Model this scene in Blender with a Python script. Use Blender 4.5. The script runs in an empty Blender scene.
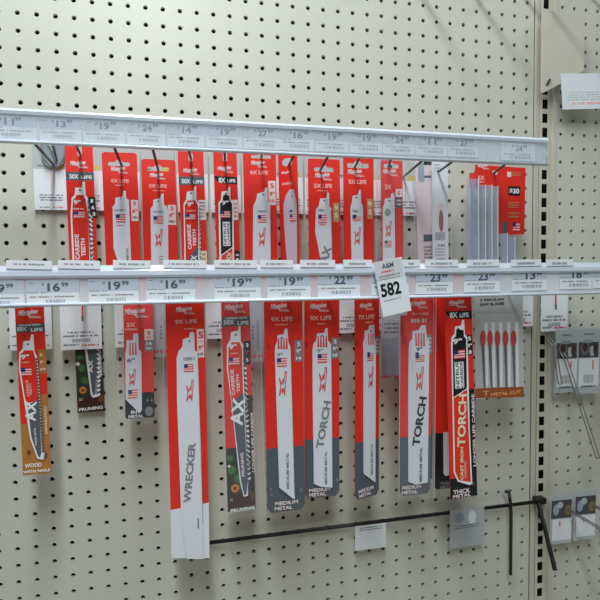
import bpy, math, random
from mathutils import Vector
from mathutils.geometry import tessellate_polygon
S = 0.0254                      # the display is laid out in inches, pegboard pitch = 1 inch
scene = bpy.context.scene
# ---------------- camera
cam_data = bpy.data.cameras.new('camera'); cam = bpy.data.objects.new('camera', cam_data)
scene.collection.objects.link(cam); scene.camera = cam
cam.location = (9.27943344*S, -33.6510805*S, -10.9835768*S)
cam.rotation_euler = (1.52291621, 0.0105084181, -0.233757298)
cam_data.sensor_width = 36; cam_data.lens = 531.14757*36/600; cam_data.clip_start = .01
# ---------------- world, ceiling tubes, exposure
world = bpy.data.worlds.new('store_air'); scene.world = world; world.use_nodes = True
bg = world.node_tree.nodes['Background']; bg.inputs[0].default_value = (.96, .97, .86, 1); bg.inputs[1].default_value = .09
def area(name, loc, rot, sx, sy, power, col):
    l = bpy.data.lights.new(name, 'AREA'); l.shape = 'RECTANGLE'; l.size = sx*S; l.size_y = sy*S; l.energy = power; l.color = col
    o = bpy.data.objects.new(name, l); scene.collection.objects.link(o)
    o.location = [v*S for v in loc]; o.rotation_euler = rot; return o
area('ceiling_tube', (6, -44, 36), (0, 0, 0), 5, 70, 33, (.93, .98, 1))
area('ceiling_tube', (-44, -50, 40), (0, 0, 0), 22, 80, 8, (.93, .98, 1))
area('ceiling_tube', (66, -52, 40), (0, 0, 0), 6, 80, 7, (.93, .98, 1))
scene.view_settings.view_transform = 'Standard'; scene.view_settings.look = 'None'
scene.view_settings.exposure = 0.1; scene.view_settings.gamma = 1; scene.view_settings.use_curve_mapping = False

# ---------------- materials
def srgb(r, g, b):
    f = lambda c: (c/255/12.92) if c <= 10 else ((c/255+.055)/1.055)**2.4
    return (f(r), f(g), f(b), 1)
def mat(name, rgb, rough=.5, noise=0, scale=40, clear=0, metal=0, coat=0, bump=0, spec=.5):
    m = bpy.data.materials.new(name); m.use_nodes = True; nt = m.node_tree; N = nt.nodes; b = N['Principled BSDF']
    b.inputs['Base Color'].default_value = srgb(*rgb); b.inputs['Roughness'].default_value = rough
    b.inputs['Metallic'].default_value = metal; b.inputs['Coat Weight'].default_value = coat; b.inputs['Specular IOR Level'].default_value = spec
    if noise or bump:
        tc = N.new('ShaderNodeTexCoord'); n = N.new('ShaderNodeTexNoise'); n.inputs['Scale'].default_value = scale; n.inputs['Detail'].default_value = 3
        nt.links.new(tc.outputs['Object'], n.inputs['Vector'])
        if noise:
            mx = N.new('ShaderNodeMix'); mx.data_type = 'RGBA'
            c = srgb(*rgb)
            mx.inputs[6].default_value = [v*(1-noise) for v in c[:3]]+[1]; mx.inputs[7].default_value = [min(1, v*(1+noise)) for v in c[:3]]+[1]
            nt.links.new(n.outputs['Fac'], mx.inputs[0]); nt.links.new(mx.outputs[2], b.inputs['Base Color'])
        if bump:
            bp = N.new('ShaderNodeBump'); bp.inputs['Strength'].default_value = bump; bp.inputs['Distance'].default_value = .001
            nt.links.new(n.outputs['Fac'], bp.inputs['Height']); nt.links.new(bp.outputs[0], b.inputs['Normal'])
    if clear:
        t = N.new('ShaderNodeBsdfTransparent'); ms = N.new('ShaderNodeMixShader'); ms.inputs[0].default_value = 1-clear
        nt.links.new(t.outputs[0], ms.inputs[1]); nt.links.new(b.outputs[0], ms.inputs[2]); nt.links.new(ms.outputs[0], N['Material Output'].inputs['Surface'])
    return m
M = dict(
 red=mat('red_card', (226, 46, 34), .35, .06, 60, coat=.3), red2=mat('faded_red_ink', (196, 34, 28), .4), redpr=mat('red_ink', (214, 62, 58), .5),
 redor=mat('orange_red_ink', (226, 56, 30), .4), redbl=mat('red_enamel', (190, 70, 66), .35), redbrn=mat('dull_red_window', (150, 100, 100), .4),
 slate=mat('slate_ink', (84, 92, 102), .45), blk=mat('black_ink', (22, 26, 32), .4), grey=mat('grey_ink', (128, 132, 138), .5), nvy=mat('navy_ink', (38, 50, 110), .5),
 white=mat('white_ink', (235, 238, 240), .5), pink=mat('pale_pink_ink', (240, 176, 172), .5), pinkw=mat('pinkish_white_ink', (232, 214, 216), .5), cream=mat('cream_ink', (232, 222, 190), .5),
 tanp=mat('tan_ink', (186, 148, 110), .5), tealp=mat('grey_teal_ink', (130, 156, 160), .5), wood=mat('wood_brown_print', (176, 118, 56), .45, .25, 90), brn=mat('dark_brown_ink', (110, 66, 34), .5), brnd=mat('deep_brown_ink', (70, 44, 36), .5),
 rust=mat('rust_brown_print', (158, 84, 44), .45, .15, 60), orange=mat('orange_ink', (214, 124, 60), .5), orangel=mat('light_orange_ink', (224, 160, 110), .5), maroon=mat('maroon_ink', (62, 34, 32), .45), yell=mat('yellow_ink', (206, 190, 110), .5),
 leafdk=mat('dark_leaf_print', (48, 52, 42), .45, .5, 300), leafdk2=mat('deep_leaf_ink', (36, 60, 42), .5), leaf=mat('leaf_green_ink', (72, 112, 70), .5, .3, 200),
 blade=mat('white_coated_blade', (222, 226, 236), .3, .03, 30, coat=.4), bladep=mat('pink_grey_coated_blade', (206, 190, 204), .3, coat=.4), steel=mat('blade_steel', (128, 130, 132), .35, metal=.5),
 palepink=mat('pale_pink_card', (226, 210, 216), .4), palewhite=mat('pale_white_card', (226, 230, 236), .4), palegrey=mat('pale_grey_card', (176, 184, 190), .35, .05, 50), bluegrey=mat('blue_grey_ink', (150, 164, 180), .4),
 greycard=mat('light_grey_card', (186, 192, 192), .4, .03, 60), paper=mat('white_paper', (226, 232, 238), .6), paperg=mat('greyed_paper', (206, 208, 214), .6), tagblue=mat('grey_blue_paper', (190, 202, 216), .6),
 dkhard=mat('dark_metal_hardware', (74, 72, 80), .4, .5, 250), brass=mat('dull_brass', (150, 128, 92), .4, metal=.3),
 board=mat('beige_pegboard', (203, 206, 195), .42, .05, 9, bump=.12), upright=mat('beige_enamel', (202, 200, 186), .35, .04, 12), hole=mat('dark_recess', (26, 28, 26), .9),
 hook=mat('dark_grey_hook', (70, 76, 84), .35, metal=.4), black=mat('black_steel', (22, 24, 26), .4), plastic=mat('grey_plastic', (148, 156, 164), .35),
 rail=mat('cloudy_rail_plastic', (232, 238, 244), .22, clear=.42, coat=.5), railw=mat('pale_blue_rail_plastic', (212, 224, 238), .2, .02, 20, coat=.6), cover=mat('clear_rail_cover', (206, 220, 234), .12, clear=.82, coat=.5),
 clear=mat('clear_plastic', (216, 222, 232), .1, clear=.965, coat=.5), clear2=mat('cloudy_blue_plastic', (186, 198, 222), .1, clear=.6, coat=1), glint=mat('painted_glint', (222, 230, 240), .15, coat=1), wire=mat('zinc_wire', (146, 148, 142), .3, metal=.6),  # glint: pale tone painted as a highlight on the clear plastic
)
# ---------------- mesh helpers (inches; local x right, z up, front face toward -y)
class MB:
    def __init__(s): s.v = []; s.f = []; s.m = []; s.mats = []
    def mi(s, k):
        if k not in s.mats: s.mats.append(k)
        return s.mats.index(k)
    def add(s, vs, fs, k):
        o = len(s.v); s.v += [tuple(v) for v in vs]; s.f += [tuple(o+i for i in f) for f in fs]; s.m += [s.mi(k)]*len(fs)
    def box(s, a, b, k):
        (x0, y0, z0), (x1, y1, z1) = a, b
        s.add([(x0,y0,z0),(x1,y0,z0),(x1,y1,z0),(x0,y1,z0),(x0,y0,z1),(x1,y0,z1),(x1,y1,z1),(x0,y1,z1)], [(0,3,2,1),(4,5,6,7),(0,1,5,4),(1,2,6,5),(2,3,7,6),(3,0,4,7)], k)
    def flat(s, pts, k, y):
        if sum(pts[i-1][0]*pts[i][1]-pts[i][0]*pts[i-1][1] for i in range(len(pts))) < 0: pts = pts[::-1]
        vs = [Vector((p[0], p[1], 0)) for p in pts]
        tr = tessellate_polygon([vs]); out = []
        for t in tr:
            a, b, c = [vs[i] for i in t]
            out.append(t if (b-a).cross(c-a).z > 0 else t[::-1])
        s.add([(p[0], y, p[1]) for p in pts], out, k)
    def plate(s, outer, holes, k, y0, y1):      # y0 = front (smaller), y1 = back
        loops = [[Vector((p[0], p[1], 0)) for p in l] for l in [outer]+holes]; fl = [v for l in loops for v in l]
        tr = tessellate_polygon(loops); n = len(fl)
        vs = [(v.x, y0, v.y) for v in fl]+[(v.x, y1, v.y) for v in fl]; fs = []
        for t in tr:
            a, b, c = [fl[i] for i in t]
            if (b-a).cross(c-a).z < 0: t = t[::-1]
            fs.append(tuple(t)); fs.append(tuple(i+n for i in t[::-1]))
        o = 0
        for l in loops:
            m = len(l); A = sum(l[i-1].x*l[i].y-l[i].x*l[i-1].y for i in range(m))
            for i in range(m):
                j = (i+1) % m; q = (o+i, o+i+n, o+j+n, o+j)
                first = (l is loops[0])
                if (A > 0) != first: q = q[::-1]
                fs.append(q)
            o += m
        s.add(vs, fs, k)
    def tube(s, pts, r, k, n=8):
        P = [Vector(p) for p in pts]; rings = []
        for i, p in enumerate(P):
            d = (P[min(i+1, len(P)-1)]-P[max(i-1, 0)]).normalized()
            u = d.cross(Vector((0, 0, 1))); u = u if u.length > .1 else d.cross(Vector((1, 0, 0))); u.normalize(); w = d.cross(u)
            rings.append([p+r*(math.cos(2*math.pi*j/n)*u+math.sin(2*math.pi*j/n)*w) for j in range(n)])
        vs = [v for rr in rings for v in rr]; fs = []
        for i in range(len(P)-1):
            for j in range(n): fs.append((i*n+j, i*n+(j+1) % n, (i+1)*n+(j+1) % n, (i+1)*n+j))
        fs.append(tuple(range(n))[::-1]); fs.append(tuple((len(P)-1)*n+j for j in range(n)))
        s.add(vs, fs, k)
    def build(s, name, parent=None, smooth=False):
        me = bpy.data.meshes.new(name); me.from_pydata([(x*S, y*S, z*S) for x, y, z in s.v], [], s.f)
        for k in s.mats: me.materials.append(M[k])
        me.polygons.foreach_set('material_index', s.m)
        if smooth: me.polygons.foreach_set('use_smooth', [True]*len(s.f))
        me.update(); o = bpy.data.objects.new(name, me); scene.collection.objects.link(o)
        if parent: o.parent = parent
        return o
def tag(o, label=None, cat=None, group=None, kind=None):
    for k, v in (('label', label), ('category', cat), ('group', group), ('kind', kind)):
        if v: o[k] = v
    return o
def empty(name, loc, rot=(0, 0, 0)):
    o = bpy.data.objects.new(name, None); scene.collection.objects.link(o); o.empty_display_size = .01
    o.location = [v*S for v in loc]; o.rotation_euler = rot; return o
_glyph = {}
def text_mesh(t):
    if t not in _glyph:
        c = bpy.data.curves.new('lettering', 'FONT'); c.body = t; c.size = 1; c.offset = .034; c.resolution_u = 3
        o = bpy.data.objects.new('lettering', c); scene.collection.objects.link(o)
        bpy.context.view_layer.update()
        me = bpy.data.meshes.new_from_object(o.evaluated_get(bpy.context.evaluated_depsgraph_get()))
        vs = [(v.co.x, v.co.y) for v in me.vertices]; fs = [tuple(p.vertices) for p in me.polygons]
        bpy.data.objects.remove(o); bpy.data.curves.remove(c); bpy.data.meshes.remove(me)
        x0 = min(v[0] for v in vs); x1 = max(v[0] for v in vs); y0 = min(v[1] for v in vs); y1 = max(v[1] for v in vs)
        _glyph[t] = ([((x-(x0+x1)/2)/(x1-x0), (y-(y0+y1)/2)/(y1-y0)) for x, y in vs], fs)
    return _glyph[t]
def put_text(mb, t, x, z, h, w, rot, k, y, shear=0):
    vs, fs = text_mesh(t); c, n = math.cos(math.radians(rot)), math.sin(math.radians(rot)); out = []
    for a, b in vs:
        a, b = a*w+b*h*shear, b*h; out.append((x+a*c-b*n, y, z+a*n+b*c))
    fl = []
    for f in fs:
        a, b, d = [Vector((out[i][0], out[i][2], 0)) for i in f[:3]]
        fl.append(f if (b-a).cross(d-a).z >= 0 else f[::-1])
    mb.add(out, fl, k)
def stadium(x, z, w, h, n=6):
    r = min(w, h)/2; pts = []
    dx, dz = w/2-r, h/2-r
    for (sx, sz, a0) in ((1, 1, 0), (-1, 1, 90), (-1, -1, 180), (1, -1, 270)):
        for i in range(n):
            a = math.radians(a0+90*i/(n-1)); p = (x+sx*dx+r*math.cos(a), z+sz*dz+r*math.sin(a))
            if not pts or abs(p[0]-pts[-1][0])+abs(p[1]-pts[-1][1]) > 1e-4: pts.append(p)
    if abs(pts[0][0]-pts[-1][0])+abs(pts[0][1]-pts[-1][1]) < 1e-4: pts.pop()
    return pts
def sombrero(x, z, w, h):       # euro hang slot: wide low slot with a round bump in the middle
    p = stadium(x, z-h*.18, w, h*.64); out = []
    for q in p: out.append(q)
    top = [(x+w*.17*math.cos(math.radians(a)), z+h*.14+h*.36*math.sin(math.radians(a))) for a in range(0, 181, 30)]
    k = max(range(len(out)), key=lambda i: (round(out[i][1], 4), out[i][0]))
    # the upper edge runs from the right end arc to the left one: insert the bump there
    ups = [i for i in range(len(out)) if abs(out[i][1]-(z+h*.14)) < 1e-3]
    i = min(ups); return out[:i+1]+top+out[i+1:]
def art(mb, feats, y, step=.0022):
    """prints flat features one above the other, the first lowest; y is the face they lie on"""
    for f in feats:
        y -= step; t = f[0]
        if t == 'p': mb.flat([tuple(q) for q in f[1]], f[2], y)
        elif t == 't': put_text(mb, f[1], f[2], f[3], f[4], f[5], f[6], f[7], y)
        elif t == 'ell':
            _, x, z, w, h, k = f; mb.flat([(x+w/2*math.cos(a*math.pi/7), z+h/2*math.sin(a*math.pi/7)) for a in range(14)], k, y)
        elif t == 'flag':
            _, x, z, w, h, pale = f
            for i in range(7):
                z1 = z+h/2-i*h/7; mb.flat([(x-w/2, z1-h/7), (x+w/2, z1-h/7), (x+w/2, z1), (x-w/2, z1)], 'redpr' if i % 2 == 0 else 'pinkw', y)
            mb.flat([(x-w/2, z), (x-w*.08, z), (x-w*.08, z+h/2), (x-w/2, z+h/2)], 'nvy', y-step*.5)
        elif t == 'logo':
            _, x, z, w, sub = f
            put_text(mb, 'Milwaukee', x-w*.04, z+w*.12, w*.24, w*.8, 6, 'pinkw', y, .25)
            mb.flat([(x-w*.45, z-w*.03), (x+w*.05, z-w*.01), (x, z-w*.06), (x+w*.45, z-w*.02), (x-w*.08, z-w*.09), (x-w*.02, z-w*.045)], 'pinkw', y)
            if sub: put_text(mb, 'SAWZALL', x+w*.24, z-w*.13, w*.09, w*.5, 0, 'pinkw', y)
        elif t == 'bolt':
            _, x, z, w, h, k = f
            pts = [(-.5, -.5), (-.3, -.1), (-.5, .25), (-.15, -.05), (.02, .2), (.1, -.02), (.32, .5), (.5, .45), (.3, -.2), (.22, -.5), (.1, -.15), (-.05, -.42), (-.12, -.2)]
            pts = [(x+a*w, z+b*h) for a, b in pts]
            for i in range(len(pts)):
                a, b = Vector(pts[i]), Vector(pts[(i+1) % len(pts)]); d = (b-a); nrm = Vector((-d.y, d.x)).normalized()*w*.055
                mb.flat([tuple(a+nrm), tuple(a-nrm), tuple(b-nrm), tuple(b+nrm)], k, y-step*.01*i)
        elif t == 'teeth':
            _, x0, z0, x1, z1, amp, n, k = f
            for i in range(n):
                a, b = i/n, (i+1)/n; xa, za, xb, zb = x0+(x1-x0)*a, z0+(z1-z0)*a, x0+(x1-x0)*b, z0+(z1-z0)*b
                mb.flat([(xa, za), (xb, zb), ((xa+xb)/2+amp, zb+(za-zb)*.25)], k, y)
        elif t == 'greek':          # lines of print too small to read
            _, x, z, w, h, rows, k, seed = f; R = random.Random(seed); rh = h/rows
            for i in range(rows):
                zc = z+h/2-(i+.5)*rh; a = x-w/2; bh = rh*(.27 if rows > 1 else .40)
                while a < x+w/2:
                    lw = w*R.uniform(.022, .055)
                    if a+lw > x+w/2: break
                    if R.random() < .86: mb.flat([(a, zc-bh), (a+lw*.75, zc-bh*R.uniform(.6, 1)), (a+lw*.75, zc+bh*R.uniform(.5, 1)), (a, zc+bh)], k, y)
                    a += lw
        elif t == 'bars':
            _, x, z, w, h, k, seed = f; R = random.Random(seed); a = x-w/2
            while a < x+w/2:
                lw = w*R.uniform(.02, .05)
                mb.flat([(a, z-h/2), (a+lw, z-h/2), (a+lw, z+h/2), (a, z+h/2)], k, y); a += lw+w*R.uniform(.03, .06)
    return y
# ---------------- measured packs, labels and tags (inches, z down the card)
CARDS = [
{'key': 'U1', 'name': 'saw_blade_pack', 'cat': 'saw blade pack', 'label': 'narrow red carbide teeth blade pack with dark 50X band, leftmost on the upper row', 'group': 'saw blade packs on the upper hooks', 'D': 2.2, 'X': 4.382, 'Z': -3.716, 'roll': 0.0119, 'w': 1.441, 'L': 6.724, 'up': 0, 'col': 'red', 'rnd': 0.0, 'ch': 0.0, 'th': 0.03, 'f': [['logo', -0.025, -1.137, 0.977, 1], ['p', [[-0.721, -1.979], [0.721, -1.979], [0.721, -1.517], [-0.721, -1.517]], 'slate'], ['t', '50X', -0.306, -1.768, 0.256, 0.461, 0, 'white'], ['t', 'LIFE', 0.336, -1.793, 0.176, 0.569, 0, 'white'], ['p', [[0.37, -2.874], [0.734, -2.87], [0.794, -4.025], [0.48, -4.026]], 'blk'], ['t', '1', 0.569, -3.091, 0.208, 0.13, 0, 'white'], ['t', '6', 0.607, -3.448, 0.209, 0.156, 0, 'white'], ['t', '3', 0.646, -3.805, 0.209, 0.157, 0, 'white']], 'blade': [{'pts': [[0.118, -2.058], [0.248, -2.056], [0.261, -2.766], [0.368, -2.929], [0.461, -3.861], [0.575, -3.991], [0.46, -4.099], [0.574, -4.23], [0.459, -4.337], [0.574, -4.469], [0.459, -4.576], [0.573, -4.708], [0.458, -4.815], [0.572, -4.947], [0.457, -5.054], [0.572, -5.186], [0.456, -5.293], [0.571, -5.426], [0.456, -5.533], [0.57, -5.666], [0.455, -5.772], [0.569, -5.906], [0.454, -6.012], [0.569, -6.146], [0.453, -6.252], [0.568, -6.386], [0.453, -6.492], [0.567, -6.627], [0.452, -6.733], [-0.56, -6.714], [-0.554, -3.81], [-0.457, -2.938], [-0.296, -2.773], [-0.255, -2.391], [0.079, -2.386]], 'col': 'white', 'th': 0.04, 'f': [['p', [[-0.208, -2.499], [0.155, -2.44], [0.179, -2.876], [0.27, -3.039], [0.36, -3.916], [0.321, -6.73], [-0.457, -6.716], [-0.469, -3.864], [-0.384, -3.046], [-0.234, -2.881]], 'red'], ['p', [[-0.19, -2.423], [0.172, -2.396], [0.167, -2.767], [-0.215, -2.788]], 'white'], ['ell', -0.014, -2.524, 0.113, 0.113, 'blk'], ['t', '9"', -0.184, -3.18, 0.257, 0.36, 0, 'white'], ['greek', -0.121, -3.535, 0.515, 0.103, 1, 'white', 3], ['flag', -0.109, -3.863, 0.567, 0.387, 0], ['t', 'CARBIDE', -0.283, -5.617, 0.217, 1.394, 90, 'white'], ['t', 'TEETH', 0.026, -5.648, 0.218, 0.985, 90, 'white'], ['teeth', 0.343, -3.038, 0.373, -6.731, 0.176, 14, 'slate']]}], 'hole': [0.032, -0.377, 0.257, 0.565, 's']},
{'key': 'U2', 'name': 'saw_blade_pack', 'cat': 'saw blade pack', 'label': 'wide rounded red pack with white blade, second from the left on the upper row', 'group': 'saw blade packs on the upper hooks', 'D': 2, 'X': 6.477, 'Z': -4.043, 'roll': 0.0107, 'w': 1.879, 'L': 6.409, 'up': 0, 'col': 'red', 'rnd': 0.16, 'ch': 0.0, 'th': 0.03, 'f': [['logo', -0.054, -1.0, 0.962, 1], ['t', '5X LIFE', -0.021, -1.583, 0.193, 0.964, 0, 'pink'], ['greek', -0.057, -1.82, 0.482, 0.08, 1, 'pink', 1], ['p', [[0.522, -3.815], [0.913, -3.815], [0.913, -2.633], [0.522, -2.633]], 'pinkw'], ['t', '5', 0.721, -2.83, 0.217, 0.163, 0, 'redpr'], ['t', '6"', 0.717, -3.252, 0.217, 0.272, 0, 'redpr'], ['greek', 0.729, -3.618, 0.299, 0.163, 1, 'slate', 1]], 'blade': [{'pts': [[0.146, -2.137], [0.27, -2.135], [0.292, -2.583], [0.425, -2.637], [0.426, -6.416], [-0.196, -6.405], [-0.282, -6.122], [-0.495, -5.331], [-0.459, -3.037], [-0.324, -2.869], [-0.291, -2.534], [0.081, -2.473]], 'col': 'blade', 'th': 0.05, 'f': [['ell', -0.014, -2.575, 0.086, 0.086, 'slate'], ['greek', -0.054, -3.229, 0.59, 0.161, 1, 'grey', 4], ['flag', -0.043, -3.677, 0.537, 0.457, 1], ['greek', -0.112, -4.084, 0.43, 0.081, 1, 'redpr', 1], ['t', 'METAL', 0.236, -5.677, 0.141, 0.758, 90, 'grey']]}], 'hole': [-0.039, -0.583, 1.176, 0.347, 'w']},
{'key': 'U3', 'name': 'saw_blade_pack', 'cat': 'saw blade pack', 'label': 'rounded red pack with red bolt on its white blade, third along the upper row', 'group': 'saw blade packs on the upper hooks', 'D': 1.6, 'X': 8.578, 'Z': -4.264, 'roll': 0.0025, 'w': 1.922, 'L': 6.195, 'up': 0, 'col': 'red', 'rnd': 0.16, 'ch': 0.0, 'th': 0.03, 'f': [['logo', -0.073, -0.974, 0.951, 1], ['t', '5X LIFE', -0.059, -1.517, 0.202, 1.008, 0, 'pink'], ['greek', -0.01, -1.789, 0.672, 0.084, 1, 'pink', 1], ['p', [[0.462, -3.754], [0.916, -3.754], [0.916, -2.595], [0.462, -2.595]], 'pinkw'], ['t', '5', 0.698, -2.798, 0.227, 0.17, 0, 'redpr'], ['t', '6"', 0.689, -3.174, 0.227, 0.284, 0, 'redpr'], ['greek', 0.68, -3.551, 0.341, 0.17, 1, 'slate', 1]], 'blade': [{'pts': [[0.126, -1.972], [0.238, -1.97], [0.251, -2.603], [0.417, -2.715], [0.467, -3.004], [0.418, -6.199], [-0.541, -6.19], [-0.511, -2.846], [-0.367, -2.671], [-0.331, -2.326], [0.035, -2.233]], 'col': 'blade', 'th': 0.05, 'f': [['ell', -0.064, -2.407, 0.101, 0.101, 'slate'], ['greek', -0.04, -3.011, 0.673, 0.168, 1, 'grey', 5], ['flag', -0.091, -3.473, 0.533, 0.421, 1], ['bolt', -0.078, -4.512, 0.394, 1.012, 'redpr'], ['greek', 0.032, -5.759, 0.282, 0.508, 3, 'grey', 7]]}], 'hole': [-0.033, -0.486, 1.23, 0.363, 'w']},
{'key': 'U4', 'name': 'saw_blade_pack', 'cat': 'saw blade pack', 'label': 'narrow red carbide teeth pack with dark 50X band, fourth along the upper row', 'group': 'saw blade packs on the upper hooks', 'D': 2.2, 'X': 10.379, 'Z': -3.866, 'roll': 0.0225, 'w': 1.446, 'L': 6.618, 'up': 0, 'col': 'red', 'rnd': 0.0, 'ch': 0.0, 'th': 0.03, 'f': [['logo', -0.014, -1.164, 0.959, 1], ['p', [[-0.723, -1.904], [0.723, -1.904], [0.723, -1.42], [-0.723, -1.42]], 'slate'], ['t', '50X', -0.318, -1.69, 0.259, 0.506, 0, 'white'], ['t', 'LIFE', 0.358, -1.719, 0.182, 0.568, 0, 'white'], ['p', [[0.319, -3.911], [0.747, -3.911], [0.747, -2.76], [0.319, -2.76]], 'pinkw'], ['greek', 0.534, -3.307, 0.314, 0.971, 5, 'slate', 9], ['p', [[0.332, -6.632], [0.688, -6.632], [0.688, -5.704], [0.332, -5.704]], 'cream'], ['greek', 0.516, -6.168, 0.23, 0.804, 3, 'grey', 2]], 'blade': [{'pts': [[0.147, -2.017], [0.233, -2.017], [0.218, -2.761], [0.348, -3.048], [0.436, -3.188], [0.342, -3.302], [0.429, -3.442], [0.335, -3.556], [0.423, -3.697], [0.329, -3.811], [0.416, -3.952], [0.322, -4.066], [0.41, -4.207], [0.316, -4.321], [0.403, -4.463], [0.309, -4.576], [0.397, -4.718], [0.302, -4.832], [0.39, -4.974], [0.296, -5.087], [0.384, -5.23], [0.289, -5.343], [0.377, -5.486], [0.283, -5.599], [0.37, -5.742], [0.276, -5.856], [0.364, -5.999], [0.269, -6.112], [0.357, -6.256], [0.263, -6.369], [0.351, -6.513], [0.256, -6.626], [-0.613, -6.6], [-0.514, -2.988], [-0.364, -2.76], [-0.299, -2.304], [0.081, -2.246]], 'col': 'white', 'th': 0.04, 'f': [['p', [[-0.275, -2.789], [0.16, -2.789], [0.3, -3.105], [0.253, -4.773], [0.153, -6.623], [-0.54, -6.602], [-0.457, -3.103]], 'red'], ['ell', -0.066, -2.389, 0.102, 0.102, 'blk'], ['t', '9"', -0.121, -3.018, 0.26, 0.367, 0, 'white'], ['greek', -0.095, -3.39, 0.538, 0.113, 1, 'pink', 1], ['flag', -0.152, -3.733, 0.537, 0.339, 0], ['t', 'CARBIDE', -0.268, -4.88, 0.204, 1.415, 90, 'white'], ['t', 'TEETH', 0.013, -4.942, 0.182, 0.966, 90, 'white'], ['p', [[0.215, -5.408], [0.153, -6.623], [-0.5, -6.604], [-0.483, -6.2]], 'slate'], ['t', 'AX', -0.086, -6.211, 0.341, 0.569, 80, 'white'], ['teeth', 0.335, -3.105, 0.256, -6.626, 0.091, 15, 'grey']]}], 'hole': [0.005, -0.311, 0.254, 0.507, 's']},
{'key': 'U5', 'name': 'saw_blade_pack', 'cat': 'saw blade pack', 'label': 'narrow red pack with black 8X LIFE band and black blade label, upper row', 'group': 'saw blade packs on the upper hooks', 'D': 2.3, 'X': 12.337, 'Z': -3.69, 'roll': 0.0149, 'w': 1.351, 'L': 6.808, 'up': 0, 'col': 'red', 'rnd': 0.0, 'ch': 0.0, 'th': 0.03, 'f': [['logo', -0.027, -1.177, 0.984, 1], ['p', [[-0.672, -1.534], [0.653, -1.569], [0.645, -2.003], [-0.398, -1.931], [-0.632, -1.705]], 'blk'], ['t', '8X', -0.219, -1.773, 0.289, 0.404, 0, 'white'], ['t', 'LIFE', 0.319, -1.794, 0.186, 0.466, 0, 'white'], ['p', [[0.277, -4.067], [0.658, -4.067], [0.658, -2.903], [0.277, -2.903]], 'pinkw'], ['greek', 0.482, -3.485, 0.293, 0.937, 4, 'redpr', 3], ['p', [[0.409, -5.82], [0.684, -5.882], [0.672, -6.823], [0.395, -6.817]], 'blk'], ['greek', 0.539, -6.35, 0.177, 0.707, 3, 'white', 1]], 'blade': [{'pts': [[0.145, -2.154], [0.232, -2.153], [0.237, -2.906], [0.405, -3.137], [0.307, -6.815], [-0.527, -6.797], [-0.476, -3.084], [-0.326, -2.909], [-0.27, -2.448], [0.079, -2.386]], 'col': 'white', 'th': 0.04, 'f': [['p', [[-0.191, -2.678], [-0.072, -2.59], [0.157, -2.674], [0.172, -2.935], [0.312, -3.137], [0.25, -5.642], [-0.418, -6.099], [-0.379, -3.141], [-0.221, -2.909]], 'blk'], ['p', [[0.248, -5.7], [0.219, -6.813], [-0.423, -6.799], [-0.414, -6.157]], 'redpr'], ['ell', -0.025, -2.549, 0.093, 0.093, 'blk'], ['t', '9"', -0.088, -3.081, 0.255, 0.406, 0, 'white'], ['flag', -0.109, -3.747, 0.581, 0.407, 0], ['p', [[-0.274, -5.578], [0.145, -5.578], [0.145, -4.182], [-0.274, -4.182]], 'white'], ['t', 'NITRUS', -0.157, -4.879, 0.151, 1.279, 90, 'slate'], ['t', 'CARBIDE', 0.041, -4.881, 0.128, 1.283, 90, 'slate'], ['t', 'TORCH', 0.011, -6.369, 0.292, 0.76, 80, 'cream']]}], 'hole': [-0.001, -0.373, 0.26, 0.636, 's']},
{'key': 'U6', 'name': 'saw_blade_pack', 'cat': 'saw blade pack', 'label': 'wide red 6X LIFE pack with plain white blade and a pink count strip at right', 'group': 'saw blade packs on the upper hooks', 'D': 2, 'X': 14.41, 'Z': -3.648, 'roll': 0.0058, 'w': 1.979, 'L': 6.858, 'up': 0, 'col': 'red', 'rnd': 0.05, 'ch': 0.0, 'th': 0.03, 'f': [['logo', -0.067, -0.767, 1.022, 1], ['t', '6X LIFE', -0.046, -1.237, 0.229, 1.084, 0, 'pink'], ['p', [[0.504, -3.148], [0.931, -3.148], [0.931, -1.719], [0.504, -1.719]], 'pinkw'], ['t', '5', 0.725, -2.017, 0.305, 0.244, 0, 'redpr'], ['t', '9"', 0.716, -2.493, 0.274, 0.305, 0, 'redpr'], ['t', '10', 0.708, -2.91, 0.183, 0.305, 0, 'redpr']], 'blade': [{'pts': [[0.298, -2.145], [0.419, -2.142], [0.433, -2.974], [0.571, -3.091], [0.541, -6.865], [-0.552, -6.851], [-0.447, -3.224], [-0.26, -2.866], [-0.192, -2.51], [0.232, -2.383]], 'col': 'blade', 'th': 0.05, 'f': [['ell', 0.168, -2.563, 0.109, 0.109, 'slate'], ['greek', 0.088, -3.543, 0.605, 0.182, 1, 'grey', 1], ['flag', 0.061, -3.99, 0.515, 0.454, 1], ['bolt', 0.058, -5.062, 0.394, 1.092, 'redpr']]}], 'hole': [0.093, -0.261, 1.204, 0.301, 'w']},
{'key': 'U7', 'name': 'saw_blade_pack', 'cat': 'saw blade pack', 'label': 'narrow red pack turned edge-on with a curved pale blade, between two wider packs', 'group': 'saw blade packs on the upper hooks', 'D': 1.8, 'X': 16.167, 'Z': -3.588, 'roll': 0.0152, 'w': 0.997, 'L': 6.928, 'up': 0, 'col': 'red', 'rnd': 0.0, 'ch': 0.0, 'th': 0.03, 'f': [['logo', -0.097, -1.231, 0.559, 0], ['greek', -0.052, -1.861, 0.559, 0.186, 1, 'pink', 1]], 'blade': [{'pts': [[0.093, -2.251], [0.311, -2.249], [0.444, -3.156], [0.395, -6.937], [-0.127, -6.925], [-0.239, -4.368], [-0.243, -3.159], [-0.116, -2.615]], 'col': 'bladep', 'th': 0.05, 'f': [['ell', 0.206, -2.673, 0.094, 0.094, 'slate'], ['ell', 0.139, -3.551, 0.15, 0.15, 'nvy'], ['flag', 0.235, -3.945, 0.313, 0.376, 1], ['greek', 0.228, -4.188, 0.251, 0.125, 1, 'redpr', 1]]}], 'hole': [-0.03, -0.57, 0.558, 0.496, 'w']},
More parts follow.
